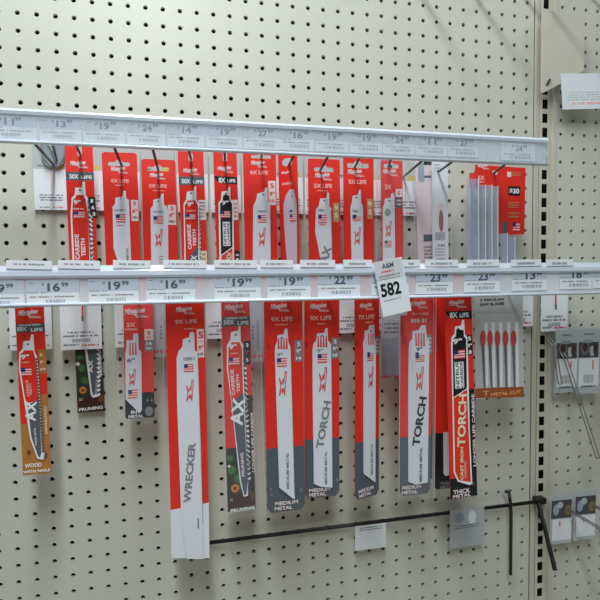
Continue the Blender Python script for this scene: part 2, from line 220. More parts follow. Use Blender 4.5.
{'key': 'U8', 'name': 'saw_blade_pack', 'cat': 'saw blade pack', 'label': 'wide red 5X LIFE pack whose white blade shows AX, beside a bare gap', 'group': 'saw blade packs on the upper hooks', 'D': 1.7, 'X': 18.481, 'Z': -3.865, 'roll': 0.0034, 'w': 2.051, 'L': 6.665, 'up': 0, 'col': 'red', 'rnd': 0.12, 'ch': 0.0, 'th': 0.03, 'f': [['logo', -0.069, -1.104, 1.158, 1], ['t', '5X LIFE', -0.076, -1.656, 0.245, 1.159, 0, 'pink'], ['greek', -0.112, -1.948, 0.708, 0.097, 1, 'pink', 1], ['p', [[0.552, -3.865], [0.943, -3.865], [0.943, -2.686], [0.552, -2.686]], 'tanp'], ['t', '9', 0.751, -2.996, 0.294, 0.228, 0, 'cream'], ['t', '5', 0.746, -3.461, 0.294, 0.229, 0, 'cream']], 'blade': [{'pts': [[0.177, -2.08], [0.274, -2.078], [0.284, -2.88], [0.425, -3.063], [0.449, -6.669], [-0.234, -6.662], [-0.355, -5.978], [-0.638, -4.494], [-0.576, -3.139], [-0.38, -2.89], [-0.279, -2.458], [0.109, -2.389]], 'col': 'blade', 'th': 0.05, 'f': [['ell', -0.042, -2.565, 0.116, 0.116, 'slate'], ['greek', -0.239, -3.165, 0.418, 0.193, 1, 'grey', 1], ['flag', -0.165, -3.688, 0.548, 0.516, 1], ['greek', -0.137, -4.058, 0.452, 0.129, 1, 'redpr', 1], ['t', 'AX', 0.002, -5.918, 0.519, 1.167, 72, 'grey'], ['teeth', 0.378, -3.125, 0.429, -6.669, 0.065, 26, 'grey']]}], 'hole': [0.001, -0.581, 1.287, 0.418, 'w']},
{'key': 'U9', 'name': 'saw_blade_pack', 'cat': 'saw blade pack', 'label': 'red 5X LIFE pack with a red bolt on its blade, right of the AX pack', 'group': 'saw blade packs on the upper hooks', 'D': 1.9, 'X': 20.661, 'Z': -3.698, 'roll': 0.0017, 'w': 2.002, 'L': 6.85, 'up': 0, 'col': 'red', 'rnd': 0.1, 'ch': 0.0, 'th': 0.03, 'f': [['logo', -0.196, -1.025, 1.185, 1], ['t', '5X LIFE', -0.068, -1.546, 0.251, 1.188, 0, 'pink'], ['p', [[0.55, -3.834], [0.918, -3.834], [0.918, -2.583], [0.55, -2.583]], 'tanp'], ['t', '9', 0.733, -2.896, 0.301, 0.234, 0, 'cream'], ['t', '5', 0.73, -3.397, 0.301, 0.234, 0, 'cream']], 'blade': [{'pts': [[0.014, -2.04], [0.114, -2.038], [0.128, -2.845], [0.239, -3.03], [0.246, -6.852], [-0.517, -6.845], [-0.573, -3.106], [-0.473, -2.857], [-0.417, -2.422], [-0.074, -2.352]], 'col': 'blade', 'th': 0.05, 'f': [['ell', -0.194, -2.522, 0.119, 0.119, 'slate'], ['greek', -0.236, -3.38, 0.376, 0.198, 1, 'grey', 1], ['p', [[-0.446, -3.601], [-0.182, -3.597], [-0.183, -3.784], [-0.447, -3.787]], 'nvy'], ['flag', -0.184, -3.846, 0.529, 0.264, 1], ['bolt', -0.125, -4.906, 0.398, 1.126, 'redpr'], ['teeth', 0.239, -3.092, 0.26, -6.852, 0.066, 26, 'grey']]}], 'hole': [-0.04, -0.464, 1.45, 0.461, 'w']},
{'key': 'U10', 'name': 'saw_blade_pack', 'cat': 'saw blade pack', 'label': 'narrow red 3X pack with small grey count panel, left of the pale hook label', 'group': 'saw blade packs on the upper hooks', 'D': 2, 'X': 22.838, 'Z': -3.85, 'roll': 0.0051, 'w': 1.479, 'L': 6.715, 'up': 0, 'col': 'red', 'rnd': 0.05, 'ch': 0.0, 'th': 0.03, 'f': [['logo', -0.112, -0.784, 1.083, 1], ['t', '3X', -0.254, -1.664, 0.311, 0.474, 0, 'pink'], ['p', [[0.252, -2.278], [0.697, -2.278], [0.697, -1.774], [0.252, -1.774]], 'pinkw'], ['t', '5', 0.478, -2.026, 0.274, 0.205, 0, 'redpr'], ['p', [[0.248, -2.972], [0.693, -2.972], [0.693, -2.278], [0.248, -2.278]], 'slate'], ['greek', 0.488, -2.625, 0.342, 0.479, 2, 'pinkw', 1]], 'blade': [{'pts': [[-0.054, -2.068], [0.116, -2.064], [0.146, -2.662], [0.151, -6.717], [-0.681, -6.707], [-0.649, -2.987], [-0.533, -2.735], [-0.496, -2.421], [-0.124, -2.352]], 'col': 'blade', 'th': 0.05, 'f': [['ell', -0.22, -2.542, 0.115, 0.115, 'slate'], ['ell', -0.334, -3.266, 0.407, 0.474, 'tealp'], ['bolt', -0.275, -4.305, 0.374, 1.019, 'redpr'], ['flag', -0.316, -5.221, 0.476, 0.34, 1], ['greek', -0.318, -5.474, 0.476, 0.068, 1, 'slate', 1]]}], 'hole': [-0.04, -0.282, 1.016, 0.406, 'w'], 'sleeve': [-1.145, 0.116, 0.805, -6.725]},
{'key': 'U11', 'name': 'saw_blade_pack', 'cat': 'saw blade pack', 'label': 'pale pink blade pack in a clear sleeve, partly behind the slim white pack', 'group': 'saw blade packs on the upper hooks', 'D': 1.6, 'X': 25.199, 'Z': -3.642, 'roll': 0.0339, 'w': 1.154, 'L': 6.938, 'up': 0, 'col': 'palepink', 'rnd': 0.05, 'ch': 0.0, 'th': 0.03, 'f': [['p', [[0.032, -1.157], [0.529, -1.157], [0.529, -0.996], [0.032, -0.996]], 'slate'], ['p', [[-0.032, -4.525], [0.432, -4.525], [0.432, -3.615], [-0.032, -3.615]], 'pinkw'], ['p', [[-0.136, -5.275], [0.471, -5.275], [0.471, -4.819], [-0.136, -4.819]], 'slate'], ['greek', 0.151, -6.092, 0.573, 1.145, 5, 'slate', 5], ['p', [[-0.382, -1.413], [0.041, -1.413], [0.041, -0.192], [-0.382, -0.192]], 'bluegrey'], ['p', [[0.026, -0.32], [0.629, -0.32], [0.629, -0.03], [0.026, -0.03]], 'blk']], 'blade': [], 'hole': [0.057, -0.321, 0.424, 0.283, 'w'], 'sleeve': [-0.806, 0.123, 0.554, -6.96]},
{'key': 'U12', 'name': 'saw_blade_pack', 'cat': 'saw blade pack', 'label': 'slim white clear-sleeved pack with a red outlined blade window, right of the pale pink pack', 'group': 'saw blade packs on the upper hooks', 'D': 2.4, 'X': 25.963, 'Z': -3.78, 'roll': 0.0127, 'w': 1.09, 'L': 6.814, 'up': 0, 'col': 'palewhite', 'rnd': 0.05, 'ch': 0.0, 'th': 0.03, 'f': [['greek', -0.217, -0.51, 0.454, 0.559, 3, 'bluegrey', 1], ['p', [[-0.198, -4.505], [0.224, -4.505], [0.224, -2.784], [-0.198, -2.784]], 'pinkw'], ['ell', 0.046, -3.867, 0.324, 1.409, 'redbrn'], ['bars', -0.035, -4.841, 0.705, 0.529, 'slate', 1], ['t', '9 IN', 0.03, -5.434, 0.184, 0.494, 0, 'slate'], ['greek', -0.01, -5.85, 0.777, 0.565, 3, 'bluegrey', 1], ['greek', 0.02, -6.364, 0.707, 0.283, 1, 'slate', 1]], 'blade': [], 'hole': [-0.062, -0.695, 0.35, 0.35, 's'], 'sleeve': [-0.645, 0.108, 0.655, -6.826]},
{'key': 'U13', 'name': 'blade_tube_set', 'cat': 'blade set', 'label': 'big red L-shaped card holding clear blade tubes, far right of the upper row', 'group': 'saw blade packs on the upper hooks', 'D': 2, 'X': 30.614, 'Z': -3.88, 'roll': 0.0079, 'w': 3.791, 'L': 4.568, 'up': 0, 'col': 'red', 'rnd': 0.0, 'ch': 0.0, 'th': 0.03, 'f': [['logo', -1.31, -0.132, 0.887, 1], ['t', '5X', -1.459, -0.854, 0.295, 0.517, 0, 'pink'], ['greek', -1.459, -1.115, 0.443, 0.148, 1, 'pink', 1], ['p', [[0.484, -0.738], [0.788, -0.738], [0.788, -0.408], [0.484, -0.408]], 'pinkw'], ['greek', 1.207, -0.526, 0.688, 0.306, 2, 'tanp', 3], ['p', [[0.561, -1.336], [1.477, -1.351], [1.478, -1.986], [0.562, -1.967]], 'blk'], ['t', '$30', 1.018, -1.693, 0.397, 0.763, 0, 'white'], ['greek', 0.982, -2.593, 0.84, 0.458, 3, 'tanp', 1], ['greek', 0.983, -3.261, 0.841, 0.459, 2, 'tanp', 1], ['p', [[0.109, -4.466], [0.527, -4.466], [0.527, -3.732], [0.109, -3.732]], 'slate'], ['flag', 1.177, -4.064, 0.537, 0.614, 1]], 'blade': [], 'hole': [-0.418, -0.468, 0.449, 0.299, 'w'], 'special': 'tubes'},
{'key': 'L1', 'name': 'saw_blade_pack', 'cat': 'saw blade pack', 'label': 'narrow red and wood-brown AX pack for wood with nails, leftmost on the lower row', 'group': 'saw blade packs on the lower hooks', 'D': 4, 'X': 2.069, 'Z': -12.679, 'roll': 0.0116, 'w': 1.361, 'L': 8.537, 'up': 1.929, 'col': 'red', 'rnd': 0.0, 'ch': 0.0, 'th': 0.03, 'f': [['p', [[-0.681, -8.537], [0.681, -8.537], [0.681, -5.845], [-0.681, -5.845]], 'wood'], ['p', [[0.327, -3.284], [0.681, -3.284], [0.681, -2.038], [0.327, -2.038]], 'wood'], ['p', [[0.163, -5.871], [0.681, -5.871], [0.681, -4.379], [0.163, -4.379]], 'wood'], ['logo', -0.013, -0.205, 1.128, 1], ['p', [[-0.681, -1.107], [0.681, -1.107], [0.681, -0.669], [-0.681, -0.669]], 'slate'], ['t', 'CARBIDE TEETH', -0.036, -0.745, 0.085, 1.035, 0, 'white'], ['t', '50X', -0.397, -0.935, 0.215, 0.468, 0, 'white'], ['t', 'LIFE', 0.307, -0.998, 0.17, 0.568, 0, 'white'], ['t', '5', 0.44, -2.322, 0.162, 0.143, 0, 'cream'], ['t', '9"', 0.472, -2.689, 0.162, 0.191, 0, 'cream'], ['t', '5/8', 0.504, -3.056, 0.124, 0.286, 0, 'cream'], ['t', 'DEMOLITION', 0.534, -5.734, 0.106, 1.439, 90, 'cream'], ['t', 'WOOD', -0.164, -8.043, 0.219, 0.809, 0, 'white'], ['t', 'WITH NAILS', -0.011, -8.361, 0.153, 1.29, 0, 'white'], ['ell', 0.455, -7.577, 0.144, 0.336, 'brn'], ['ell', -0.348, -7.338, 0.19, 0.284, 'brn']], 'blade': [{'pts': [[0.036, -1.238], [0.154, -1.244], [0.152, -1.839], [0.162, -2.151], [0.262, -2.364], [0.292, -2.99], [0.342, -7.407], [0.432, -7.425], [0.339, -7.423], [0.429, -7.442], [0.336, -7.44], [0.426, -7.458], [0.334, -7.457], [0.423, -7.475], [0.331, -7.473], [0.42, -7.491], [0.328, -7.49], [0.417, -7.508], [0.325, -7.506], [0.414, -7.525], [0.322, -7.523], [0.411, -7.541], [0.319, -7.539], [0.409, -7.558], [0.316, -7.556], [0.406, -7.574], [0.313, -7.573], [0.403, -7.591], [0.31, -7.589], [0.4, -7.608], [0.308, -7.606], [0.397, -7.624], [0.305, -7.622], [0.394, -7.641], [0.302, -7.639], [0.391, -7.657], [0.299, -7.655], [0.388, -7.674], [0.296, -7.672], [0.385, -7.69], [0.293, -7.689], [0.383, -7.707], [0.29, -7.705], [0.38, -7.724], [0.287, -7.722], [0.377, -7.74], [0.284, -7.738], [0.374, -7.757], [0.281, -7.755], [0.371, -7.773], [0.279, -7.771], [0.066, -7.696], [-0.245, -6.611], [-0.446, -4.501], [-0.617, -2.933], [-0.552, -2.111], [-0.396, -1.965], [-0.331, -1.556], [-0.024, -1.545]], 'col': 'white', 'th': 0.04, 'f': [['p', [[-0.304, -2.021], [0.096, -2.043], [0.175, -2.411], [0.207, -3.089], [0.235, -4.658], [-0.331, -4.771], [-0.39, -4.506], [-0.542, -2.938], [-0.491, -2.217]], 'red'], ['p', [[-0.288, -4.879], [0.249, -4.554], [0.27, -7.4], [0.187, -7.656], [0.109, -7.595], [-0.172, -6.565]], 'slate'], ['ell', -0.126, -1.721, 0.094, 0.094, 'blk'], ['t', '9"', -0.295, -2.358, 0.254, 0.376, 0, 'white'], ['greek', -0.273, -2.644, 0.353, 0.094, 1, 'pink', 1], ['flag', -0.268, -3.137, 0.494, 0.424, 0], ['t', 'CARBIDE', -0.249, -3.995, 0.123, 0.849, 92, 'pink'], ['t', 'TEETH', -0.11, -4.057, 0.113, 0.615, 92, 'pink'], ['t', 'AX', -0.135, -5.178, 0.497, 1.042, 84, 'white'], ['t', 'WOOD METAL', 0.02, -6.531, 0.095, 0.952, 92, 'pinkw'], ['teeth', 0.189, -2.412, 0.299, -7.403, 0.152, 30, 'slate']]}]},
{'key': 'L2', 'name': 'saw_blade_pack', 'cat': 'saw blade pack', 'label': 'dark pruning blade pack with leaf picture, half hidden behind a white hook label', 'group': 'saw blade packs on the lower hooks', 'D': 0.45, 'X': 4.326, 'Z': -14.083, 'roll': 0.0062, 'w': 1.5, 'L': 4.914, 'up': 3, 'col': 'leafdk', 'rnd': 0.0, 'ch': 0.0, 'th': 0.03, 'f': [['ell', -0.501, -1.604, 0.44, 0.33, 'leaf'], ['ell', -0.413, -2.26, 0.386, 0.441, 'leaf'], ['ell', -0.592, -2.665, 0.33, 0.44, 'leafdk2'], ['ell', -0.272, -2.982, 0.498, 0.442, 'leaf'], ['ell', -0.625, -2.011, 0.22, 0.22, 'pinkw'], ['ell', -0.094, -2.636, 0.332, 0.499, 'leafdk2'], ['p', [[-0.75, -4.914], [0.75, -4.914], [0.75, -4.016], [-0.75, -4.016]], 'maroon'], ['ell', -0.403, -3.57, 0.414, 0.442, 'orange'], ['ell', -0.404, -3.599, 0.166, 0.193, 'brn'], ['ell', 0.582, -4.117, 0.281, 0.449, 'brn'], ['greek', -0.533, -4.127, 0.221, 0.166, 2, 'cream', 1], ['t', 'PRUNING', 0.003, -4.693, 0.189, 1.336, 3, 'white'], ['t', 'PRUNING', 0.628, -1.902, 0.134, 1.678, 92, 'white']], 'blade': [{'pts': [[-0.291, -0.313], [0.539, -0.349], [0.574, -1.839], [0.688, -1.993], [0.558, -2.107], [0.672, -2.262], [0.542, -2.375], [0.656, -2.53], [0.526, -2.643], [0.64, -2.798], [0.51, -2.912], [0.624, -3.067], [0.494, -3.18], [0.609, -3.336], [0.478, -3.449], [0.593, -3.605], [0.462, -3.718], [0.577, -3.874], [0.446, -3.987], [0.136, -4.055], [0.032, -3.838]], 'col': 'white', 'th': 0.04, 'f': [['p', [[-0.126, -0.32], [0.4, -0.343], [0.434, -1.832], [0.3, -3.857], [0.164, -3.907], [0.096, -3.603]], 'slate'], ['t', 'AX', 0.089, -2.17, 0.222, 0.777, 88, 'white'], ['teeth', 0.446, -0.642, 0.339, -3.859, 0.178, 12, 'slate']]}]},
{'key': 'L3', 'name': 'saw_blade_pack', 'cat': 'saw blade pack', 'label': 'short red 3X pack with black metal foot inside a clear sleeve, lower row', 'group': 'saw blade packs on the lower hooks', 'D': 3, 'X': 7.341, 'Z': -12.657, 'roll': -0.0069, 'w': 1.576, 'L': 6.247, 'up': 1.907, 'col': 'red', 'rnd': 0.12, 'ch': 0.0, 'th': 0.03, 'f': [['p', [[-0.785, -4.807], [-0.785, -6.124], [-0.769, -6.184], [-0.725, -6.244], [0.725, -6.244], [0.769, -6.184], [0.785, -6.124], [0.785, -4.807]], 'blk'], ['logo', -0.118, -0.386, 1.326, 1], ['t', '3X', -0.393, -1.007, 0.243, 0.476, 0, 'pink'], ['greek', -0.371, -1.255, 0.687, 0.132, 1, 'pink', 1], ['p', [[0.314, -1.882], [0.798, -1.882], [0.798, -1.266], [0.314, -1.266]], 'pinkw'], ['t', '5', 0.557, -1.49, 0.215, 0.161, 0, 'redpr'], ['greek', 0.554, -1.728, 0.268, 0.081, 1, 'redpr', 1], ['p', [[0.304, -2.498], [0.788, -2.498], [0.788, -1.882], [0.304, -1.882]], 'grey'], ['t', '14', 0.548, -2.078, 0.183, 0.269, 0, 'white'], ['greek', 0.543, -2.344, 0.322, 0.134, 1, 'white', 1], ['t', '4', 0.415, -5.254, 0.189, 0.135, 0, 'grey'], ['t', '4', 0.631, -5.267, 0.189, 0.135, 0, 'grey'], ['t', 'IN', -0.32, -5.887, 0.192, 0.32, 0, 'white'], ['t', 'METAL', -0.217, -6.12, 0.16, 0.801, 0, 'white'], ['ell', 0.486, -5.882, 0.432, 0.54, 'grey']], 'blade': [{'pts': [[-0.27, -1.494], [-0.004, -1.502], [0.008, -2.367], [0.138, -2.54], [0.11, -5.802], [-0.027, -5.962], [-0.262, -5.665], [-0.742, -5.131], [-0.722, -2.563], [-0.653, -2.232], [-0.646, -1.844], [-0.302, -1.855]], 'col': 'blade', 'th': 0.05, 'f': [['p', [[-0.49, -2.015], [-0.427, -1.99], [-0.412, -2.686], [-0.502, -2.683]], 'redpr'], ['p', [[-0.342, -2.02], [-0.278, -1.995], [-0.264, -2.692], [-0.354, -2.689]], 'redpr'], ['p', [[-0.194, -2.025], [-0.13, -1.999], [-0.115, -2.698], [-0.205, -2.694]], 'redpr'], ['t', '6"', -0.428, -2.965, 0.212, 0.424, 0, 'slate'], ['bolt', -0.365, -3.918, 0.345, 0.956, 'redor'], ['flag', -0.355, -4.844, 0.505, 0.479, 1]]}], 'sleeve': [-1.082, 0.101, 1.319, -6.563]},
{'key': 'L4', 'name': 'saw_blade_pack', 'cat': 'saw blade pack', 'label': 'extra long red pack with white WRECKER blade running down past the other packs', 'group': 'saw blade packs on the lower hooks', 'D': 4.5, 'X': 9.847, 'Z': -12.579, 'roll': 0.003, 'w': 2.04, 'L': 12.001, 'up': 1.829, 'col': 'red', 'rnd': 0.0, 'ch': 0.0, 'th': 0.03, 'f': [['p', [[-1.025, -11.096], [1.033, -10.917], [1.004, -14.053], [-1.038, -13.767]], 'palewhite'], ['logo', -0.002, -0.297, 1.051, 1], ['t', '9X LIFE', 0.037, -0.864, 0.221, 1.158, 0, 'pink'], ['greek', 0.239, -1.264, 0.634, 0.079, 1, 'pink', 1], ['p', [[0.592, -2.85], [0.965, -2.85], [0.965, -1.297], [0.592, -1.297]], 'pinkw'], ['t', '5', 0.799, -1.624, 0.374, 0.267, 0, 'redpr'], ['greek', 0.794, -1.978, 0.187, 0.053, 1, 'redpr', 1], ['t', '9"', 0.784, -2.305, 0.24, 0.267, 0, 'redpr'], ['t', '10', 0.776, -2.66, 0.16, 0.267, 0, 'slate']], 'blade': [{'pts': [[0.235, -1.439], [0.447, -1.448], [0.467, -2.427], [0.597, -2.542], [0.675, -7.944], [0.665, -12.083], [0.666, -14.005], [-0.213, -13.882], [-0.462, -11.943], [-0.537, -5.094], [-0.508, -2.815], [-0.394, -2.441], [-0.205, -2.234], [-0.143, -1.803], [0.176, -1.708]], 'col': 'blade', 'th': 0.05, 'f': [['ell', 0.197, -1.926, 0.106, 0.106, 'slate'], ['greek', 0.162, -2.875, 0.609, 0.265, 1, 'grey', 1], ['flag', 0.122, -3.363, 0.503, 0.423, 1], ['bolt', 0.162, -4.594, 0.372, 1.168, 'redpr'], ['t', 'WRECKER', 0.032, -9.104, 0.395, 3.31, 84, 'grey'], ['greek', 0.437, -11.971, 0.081, 0.81, 1, 'slate', 1], ['teeth', 0.608, -2.543, 0.67, -11.859, 0.043, 70, 'grey']]}], 'longer': 1.6},
{'key': 'L5', 'name': 'saw_blade_pack', 'cat': 'saw blade pack', 'label': 'narrow red carbide AX pack with leafy pruning picture at its foot, lower row', 'group': 'saw blade packs on the lower hooks', 'D': 4.2, 'X': 12.588, 'Z': -12.577, 'roll': 0.0149, 'w': 1.573, 'L': 11.667, 'up': 1.827, 'col': 'red', 'rnd': 0.0, 'ch': 0.0, 'th': 0.03, 'f': [['p', [[-0.787, -11.667], [0.787, -11.667], [0.787, -8.06], [-0.787, -8.06]], 'leafdk'], ['p', [[0.441, -8.231], [0.787, -8.231], [0.787, -5.159], [0.441, -5.159]], 'brnd'], ['logo', -0.055, -0.276, 1.219, 1], ['p', [[-0.787, -1.226], [0.787, -1.226], [0.787, -0.696], [-0.787, -0.696]], 'slate'], ['t', 'CARBIDE TEETH', 0.012, -0.78, 0.1, 1.221, 0, 'white'], ['t', '50X', -0.382, -1.002, 0.265, 0.607, 0, 'white'], ['t', 'LIFE', 0.393, -1.065, 0.212, 0.615, 0, 'white'], ['p', [[0.39, -2.085], [0.772, -2.106], [0.733, -3.402], [0.407, -3.381]], 'blk'], ['t', '3', 0.579, -2.321, 0.213, 0.146, 0, 'white'], ['t', '9"', 0.567, -2.742, 0.202, 0.225, 0, 'redpr'], ['t', '5', 0.554, -3.164, 0.214, 0.146, 0, 'white'], ['ell', -0.568, -8.628, 0.391, 0.335, 'leaf'], ['ell', -0.478, -9.323, 0.448, 0.504, 'leaf'], ['ell', -0.157, -9.819, 0.45, 0.507, 'leaf'], ['ell', -0.639, -9.077, 0.167, 0.167, 'pinkw'], ['ell', -0.354, -8.937, 0.28, 0.28, 'leafdk2'], ['ell', -0.058, -10.29, 0.282, 0.451, 'leaf'], ['p', [[-0.787, -11.667], [0.787, -11.667], [0.787, -10.7], [-0.787, -10.7]], 'maroon'], ['ell', -0.343, -10.371, 0.45, 0.478, 'orange'], ['ell', -0.343, -10.371, 0.191, 0.214, 'brn'], ['ell', 0.606, -10.89, 0.228, 0.514, 'brn'], ['t', 'PRUNING', 0.043, -11.613, 0.204, 1.36, 2, 'white'], ['t', 'LONGER LIFE CARBIDE', 0.725, -7.846, 0.148, 3.412, 90, 'pinkw'], ['greek', -0.559, -11.005, 0.168, 0.168, 2, 'cream', 1]], 'blade': [{'pts': [[0.137, -1.232], [0.237, -1.237], [0.223, -2.076], [0.355, -2.308], [0.377, -3.435], [0.524, -3.607], [0.38, -3.73], [0.527, -3.903], [0.382, -4.026], [0.529, -4.199], [0.385, -4.322], [0.532, -4.495], [0.387, -4.618], [0.535, -4.792], [0.39, -4.914], [0.537, -5.089], [0.392, -5.211], [0.54, -5.386], [0.395, -5.508], [0.542, -5.684], [0.397, -5.805], [0.545, -5.981], [0.4, -6.103], [0.548, -6.28], [0.402, -6.401], [0.55, -6.578], [0.405, -6.699], [0.553, -6.877], [0.407, -6.998], [0.555, -7.176], [0.41, -7.297], [0.558, -7.476], [0.412, -7.596], [0.561, -7.775], [0.415, -7.896], [0.563, -8.076], [0.417, -8.196], [0.566, -8.376], [0.42, -8.496], [0.569, -8.677], [0.422, -8.797], [0.571, -8.978], [0.425, -9.097], [0.574, -9.279], [0.427, -9.399], [0.576, -9.581], [0.43, -9.7], [0.579, -9.883], [0.433, -10.002], [0.367, -10.861], [0.122, -10.888], [-0.076, -9.943], [-0.409, -5.353], [-0.59, -3.54], [-0.544, -2.258], [-0.358, -1.989], [-0.289, -1.546], [0.102, -1.482]], 'col': 'white', 'th': 0.04, 'f': [['p', [[-0.279, -2.105], [0.165, -2.129], [0.283, -2.472], [0.269, -5.124], [-0.385, -5.468], [-0.519, -3.545], [-0.465, -2.374]], 'red'], ['p', [[-0.374, -5.469], [0.275, -4.954], [0.365, -9.994], [0.284, -10.793], [0.152, -10.806], [-0.003, -9.951]], 'slate'], ['ell', -0.045, -1.709, 0.111, 0.111, 'blk'], ['t', '9"', -0.221, -2.36, 0.3, 0.444, 0, 'white'], ['greek', -0.16, -2.727, 0.445, 0.111, 1, 'pink', 1], ['flag', -0.185, -3.174, 0.584, 0.445, 0], ['t', 'CARBIDE', -0.294, -4.347, 0.189, 1.446, 92, 'pinkw'], ['t', 'TEETH', -0.006, -4.424, 0.168, 1.006, 92, 'pinkw'], ['t', 'AX', -0.067, -6.004, 0.7, 1.568, 82, 'white'], ['t', 'PRUNING', 0.11, -9.045, 0.169, 1.355, 92, 'pinkw'], ['teeth', 0.322, -2.475, 0.361, -10.687, 0.201, 30, 'slate']]}], 'sleeve': [-0.87, 0.088, 1.319, -12.088]},
{'key': 'L6', 'name': 'saw_blade_pack', 'cat': 'saw blade pack', 'label': 'wide red and grey medium metal pack with plain white blade, left of two touching', 'group': 'saw blade packs on the lower hooks', 'D': 4.4, 'X': 15.254, 'Z': -12.544, 'roll': 0.0023, 'w': 2.203, 'L': 11.975, 'up': 1.794, 'col': 'red', 'rnd': 0.0, 'ch': 0.28, 'th': 0.03, 'f': [['p', [[-1.098, -8.25], [-1.098, -11.692], [-0.874, -11.972], [0.874, -11.972], [1.098, -11.692], [1.098, -8.25]], 'slate'], ['logo', -0.215, -0.304, 1.145, 1], ['t', '9X LIFE', -0.081, -0.929, 0.253, 1.263, 0, 'pink'], ['greek', -0.114, -1.252, 0.747, 0.086, 1, 'pink', 1], ['ell', -0.876, -2.479, 0.227, 0.455, 'red2'], ['p', [[0.616, -3.384], [1.054, -3.384], [1.054, -2.154], [0.616, -2.154]], 'grey'], ['t', '5', 0.854, -2.384, 0.234, 0.175, 0, 'white'], ['t', '9"', 0.849, -2.784, 0.21, 0.263, 0, 'white'], ['t', '14', 0.844, -3.184, 0.175, 0.292, 0, 'white'], ['t', '5', -0.86, -10.597, 0.173, 0.138, 0, 'grey'], ['t', '9', -0.837, -10.947, 0.173, 0.138, 0, 'grey'], ['t', '9', 0.89, -10.844, 0.237, 0.178, 0, 'grey'], ['t', 'MEDIUM', 0.027, -11.481, 0.211, 1.346, 0, 'pinkw'], ['t', 'METAL', -0.152, -11.764, 0.21, 1.051, 0, 'pinkw']], 'blade': [{'pts': [[0.055, -1.471], [0.199, -1.476], [0.246, -2.244], [0.359, -2.477], [0.403, -5.57], [0.472, -9.048], [0.5, -11.329], [0.325, -11.193], [-0.396, -10.531], [-0.494, -5.509], [-0.538, -2.777], [-0.504, -2.439], [-0.386, -2.161], [-0.381, -1.822], [-0.007, -1.78]], 'col': 'blade', 'th': 0.05, 'f': [['p', [[-0.355, -1.993], [-0.286, -1.995], [-0.261, -2.619], [-0.381, -2.614]], 'redpr'], ['p', [[-0.2, -1.999], [-0.131, -2.002], [-0.106, -2.626], [-0.226, -2.621]], 'redpr'], ['p', [[-0.045, -2.005], [0.024, -2.008], [0.05, -2.633], [-0.071, -2.628]], 'redpr'], ['p', [[0.111, -2.011], [0.18, -2.014], [0.206, -2.641], [0.085, -2.635]], 'redpr'], ['ell', -0.125, -1.973, 0.115, 0.115, 'slate'], ['t', '9"', -0.254, -2.932, 0.23, 0.345, 0, 'tealp'], ['flag', -0.145, -3.363, 0.576, 0.49, 1], ['bolt', -0.105, -4.563, 0.433, 1.386, 'redpr'], ['t', 'MEDIUM METAL', 0.101, -9.594, 0.152, 2.103, 90, 'grey'], ['teeth', 0.358, -2.533, 0.473, -11.092, 0.041, 60, 'grey']]}]},
{'key': 'L7', 'name': 'saw_blade_pack', 'cat': 'saw blade pack', 'label': 'wide red and grey TORCH pack with grey lettering, right of two touching', 'group': 'saw blade packs on the lower hooks', 'D': 4.1, 'X': 17.601, 'Z': -12.553, 'roll': -0.0077, 'w': 2.108, 'L': 11.514, 'up': 1.803, 'col': 'red', 'rnd': 0.0, 'ch': 0.28, 'th': 0.03, 'f': [['p', [[-1.051, -8.027], [-1.051, -11.231], [-0.827, -11.511], [0.827, -11.511], [1.051, -11.231], [1.051, -8.027]], 'slate'], ['logo', -0.174, -0.374, 1.198, 1], ['t', '9X LIFE', -0.055, -0.956, 0.264, 1.322, 0, 'pink'], ['greek', -0.026, -1.29, 0.541, 0.09, 1, 'pink', 1], ['ell', -0.924, -2.439, 0.238, 0.475, 'red2'], ['p', [[0.578, -3.347], [1.005, -3.347], [1.005, -2.114], [0.578, -2.114]], 'grey'], ['t', '5', 0.791, -2.349, 0.244, 0.183, 0, 'white'], ['t', '9"', 0.791, -2.76, 0.22, 0.275, 0, 'white'], ['t', '18', 0.791, -3.142, 0.183, 0.305, 0, 'white'], ['t', '9', 0.914, -10.583, 0.21, 0.185, 0, 'grey'], ['t', 'MEDIUM', -0.16, -11.05, 0.207, 1.278, 0, 'pinkw'], ['t', 'METAL', -0.282, -11.318, 0.207, 1.033, 0, 'pinkw']], 'blade': [{'pts': [[0.185, -1.543], [0.306, -1.546], [0.335, -2.247], [0.517, -2.487], [0.577, -5.785], [0.594, -10.973], [-0.129, -10.844], [-0.523, -10.627], [-0.586, -5.718], [-0.597, -2.799], [-0.537, -2.452], [-0.357, -2.226], [-0.326, -1.849], [0.124, -1.803]], 'col': 'blade', 'th': 0.05, 'f': [['p', [[-0.297, -1.995], [-0.225, -1.997], [-0.19, -2.638], [-0.316, -2.634]], 'redpr'], ['p', [[-0.135, -2.0], [-0.063, -2.002], [-0.027, -2.644], [-0.154, -2.64]], 'redpr'], ['p', [[0.028, -2.004], [0.1, -2.007], [0.136, -2.65], [0.009, -2.645]], 'redpr'], ['p', [[0.191, -2.009], [0.263, -2.011], [0.299, -2.655], [0.172, -2.651]], 'redpr'], ['ell', -0.026, -1.974, 0.12, 0.12, 'slate'], ['t', '9"', -0.148, -2.844, 0.241, 0.361, 0, 'tealp'], ['flag', -0.01, -3.287, 0.573, 0.513, 1], ['bolt', 0.031, -4.519, 0.454, 1.451, 'redpr'], ['t', 'TORCH', 0.058, -7.173, 0.461, 2.793, 80, 'grey'], ['t', 'MEDIUM METAL', 0.196, -9.739, 0.159, 1.954, 90, 'grey'], ['teeth', 0.517, -2.546, 0.594, -10.853, 0.043, 56, 'grey']]}]},
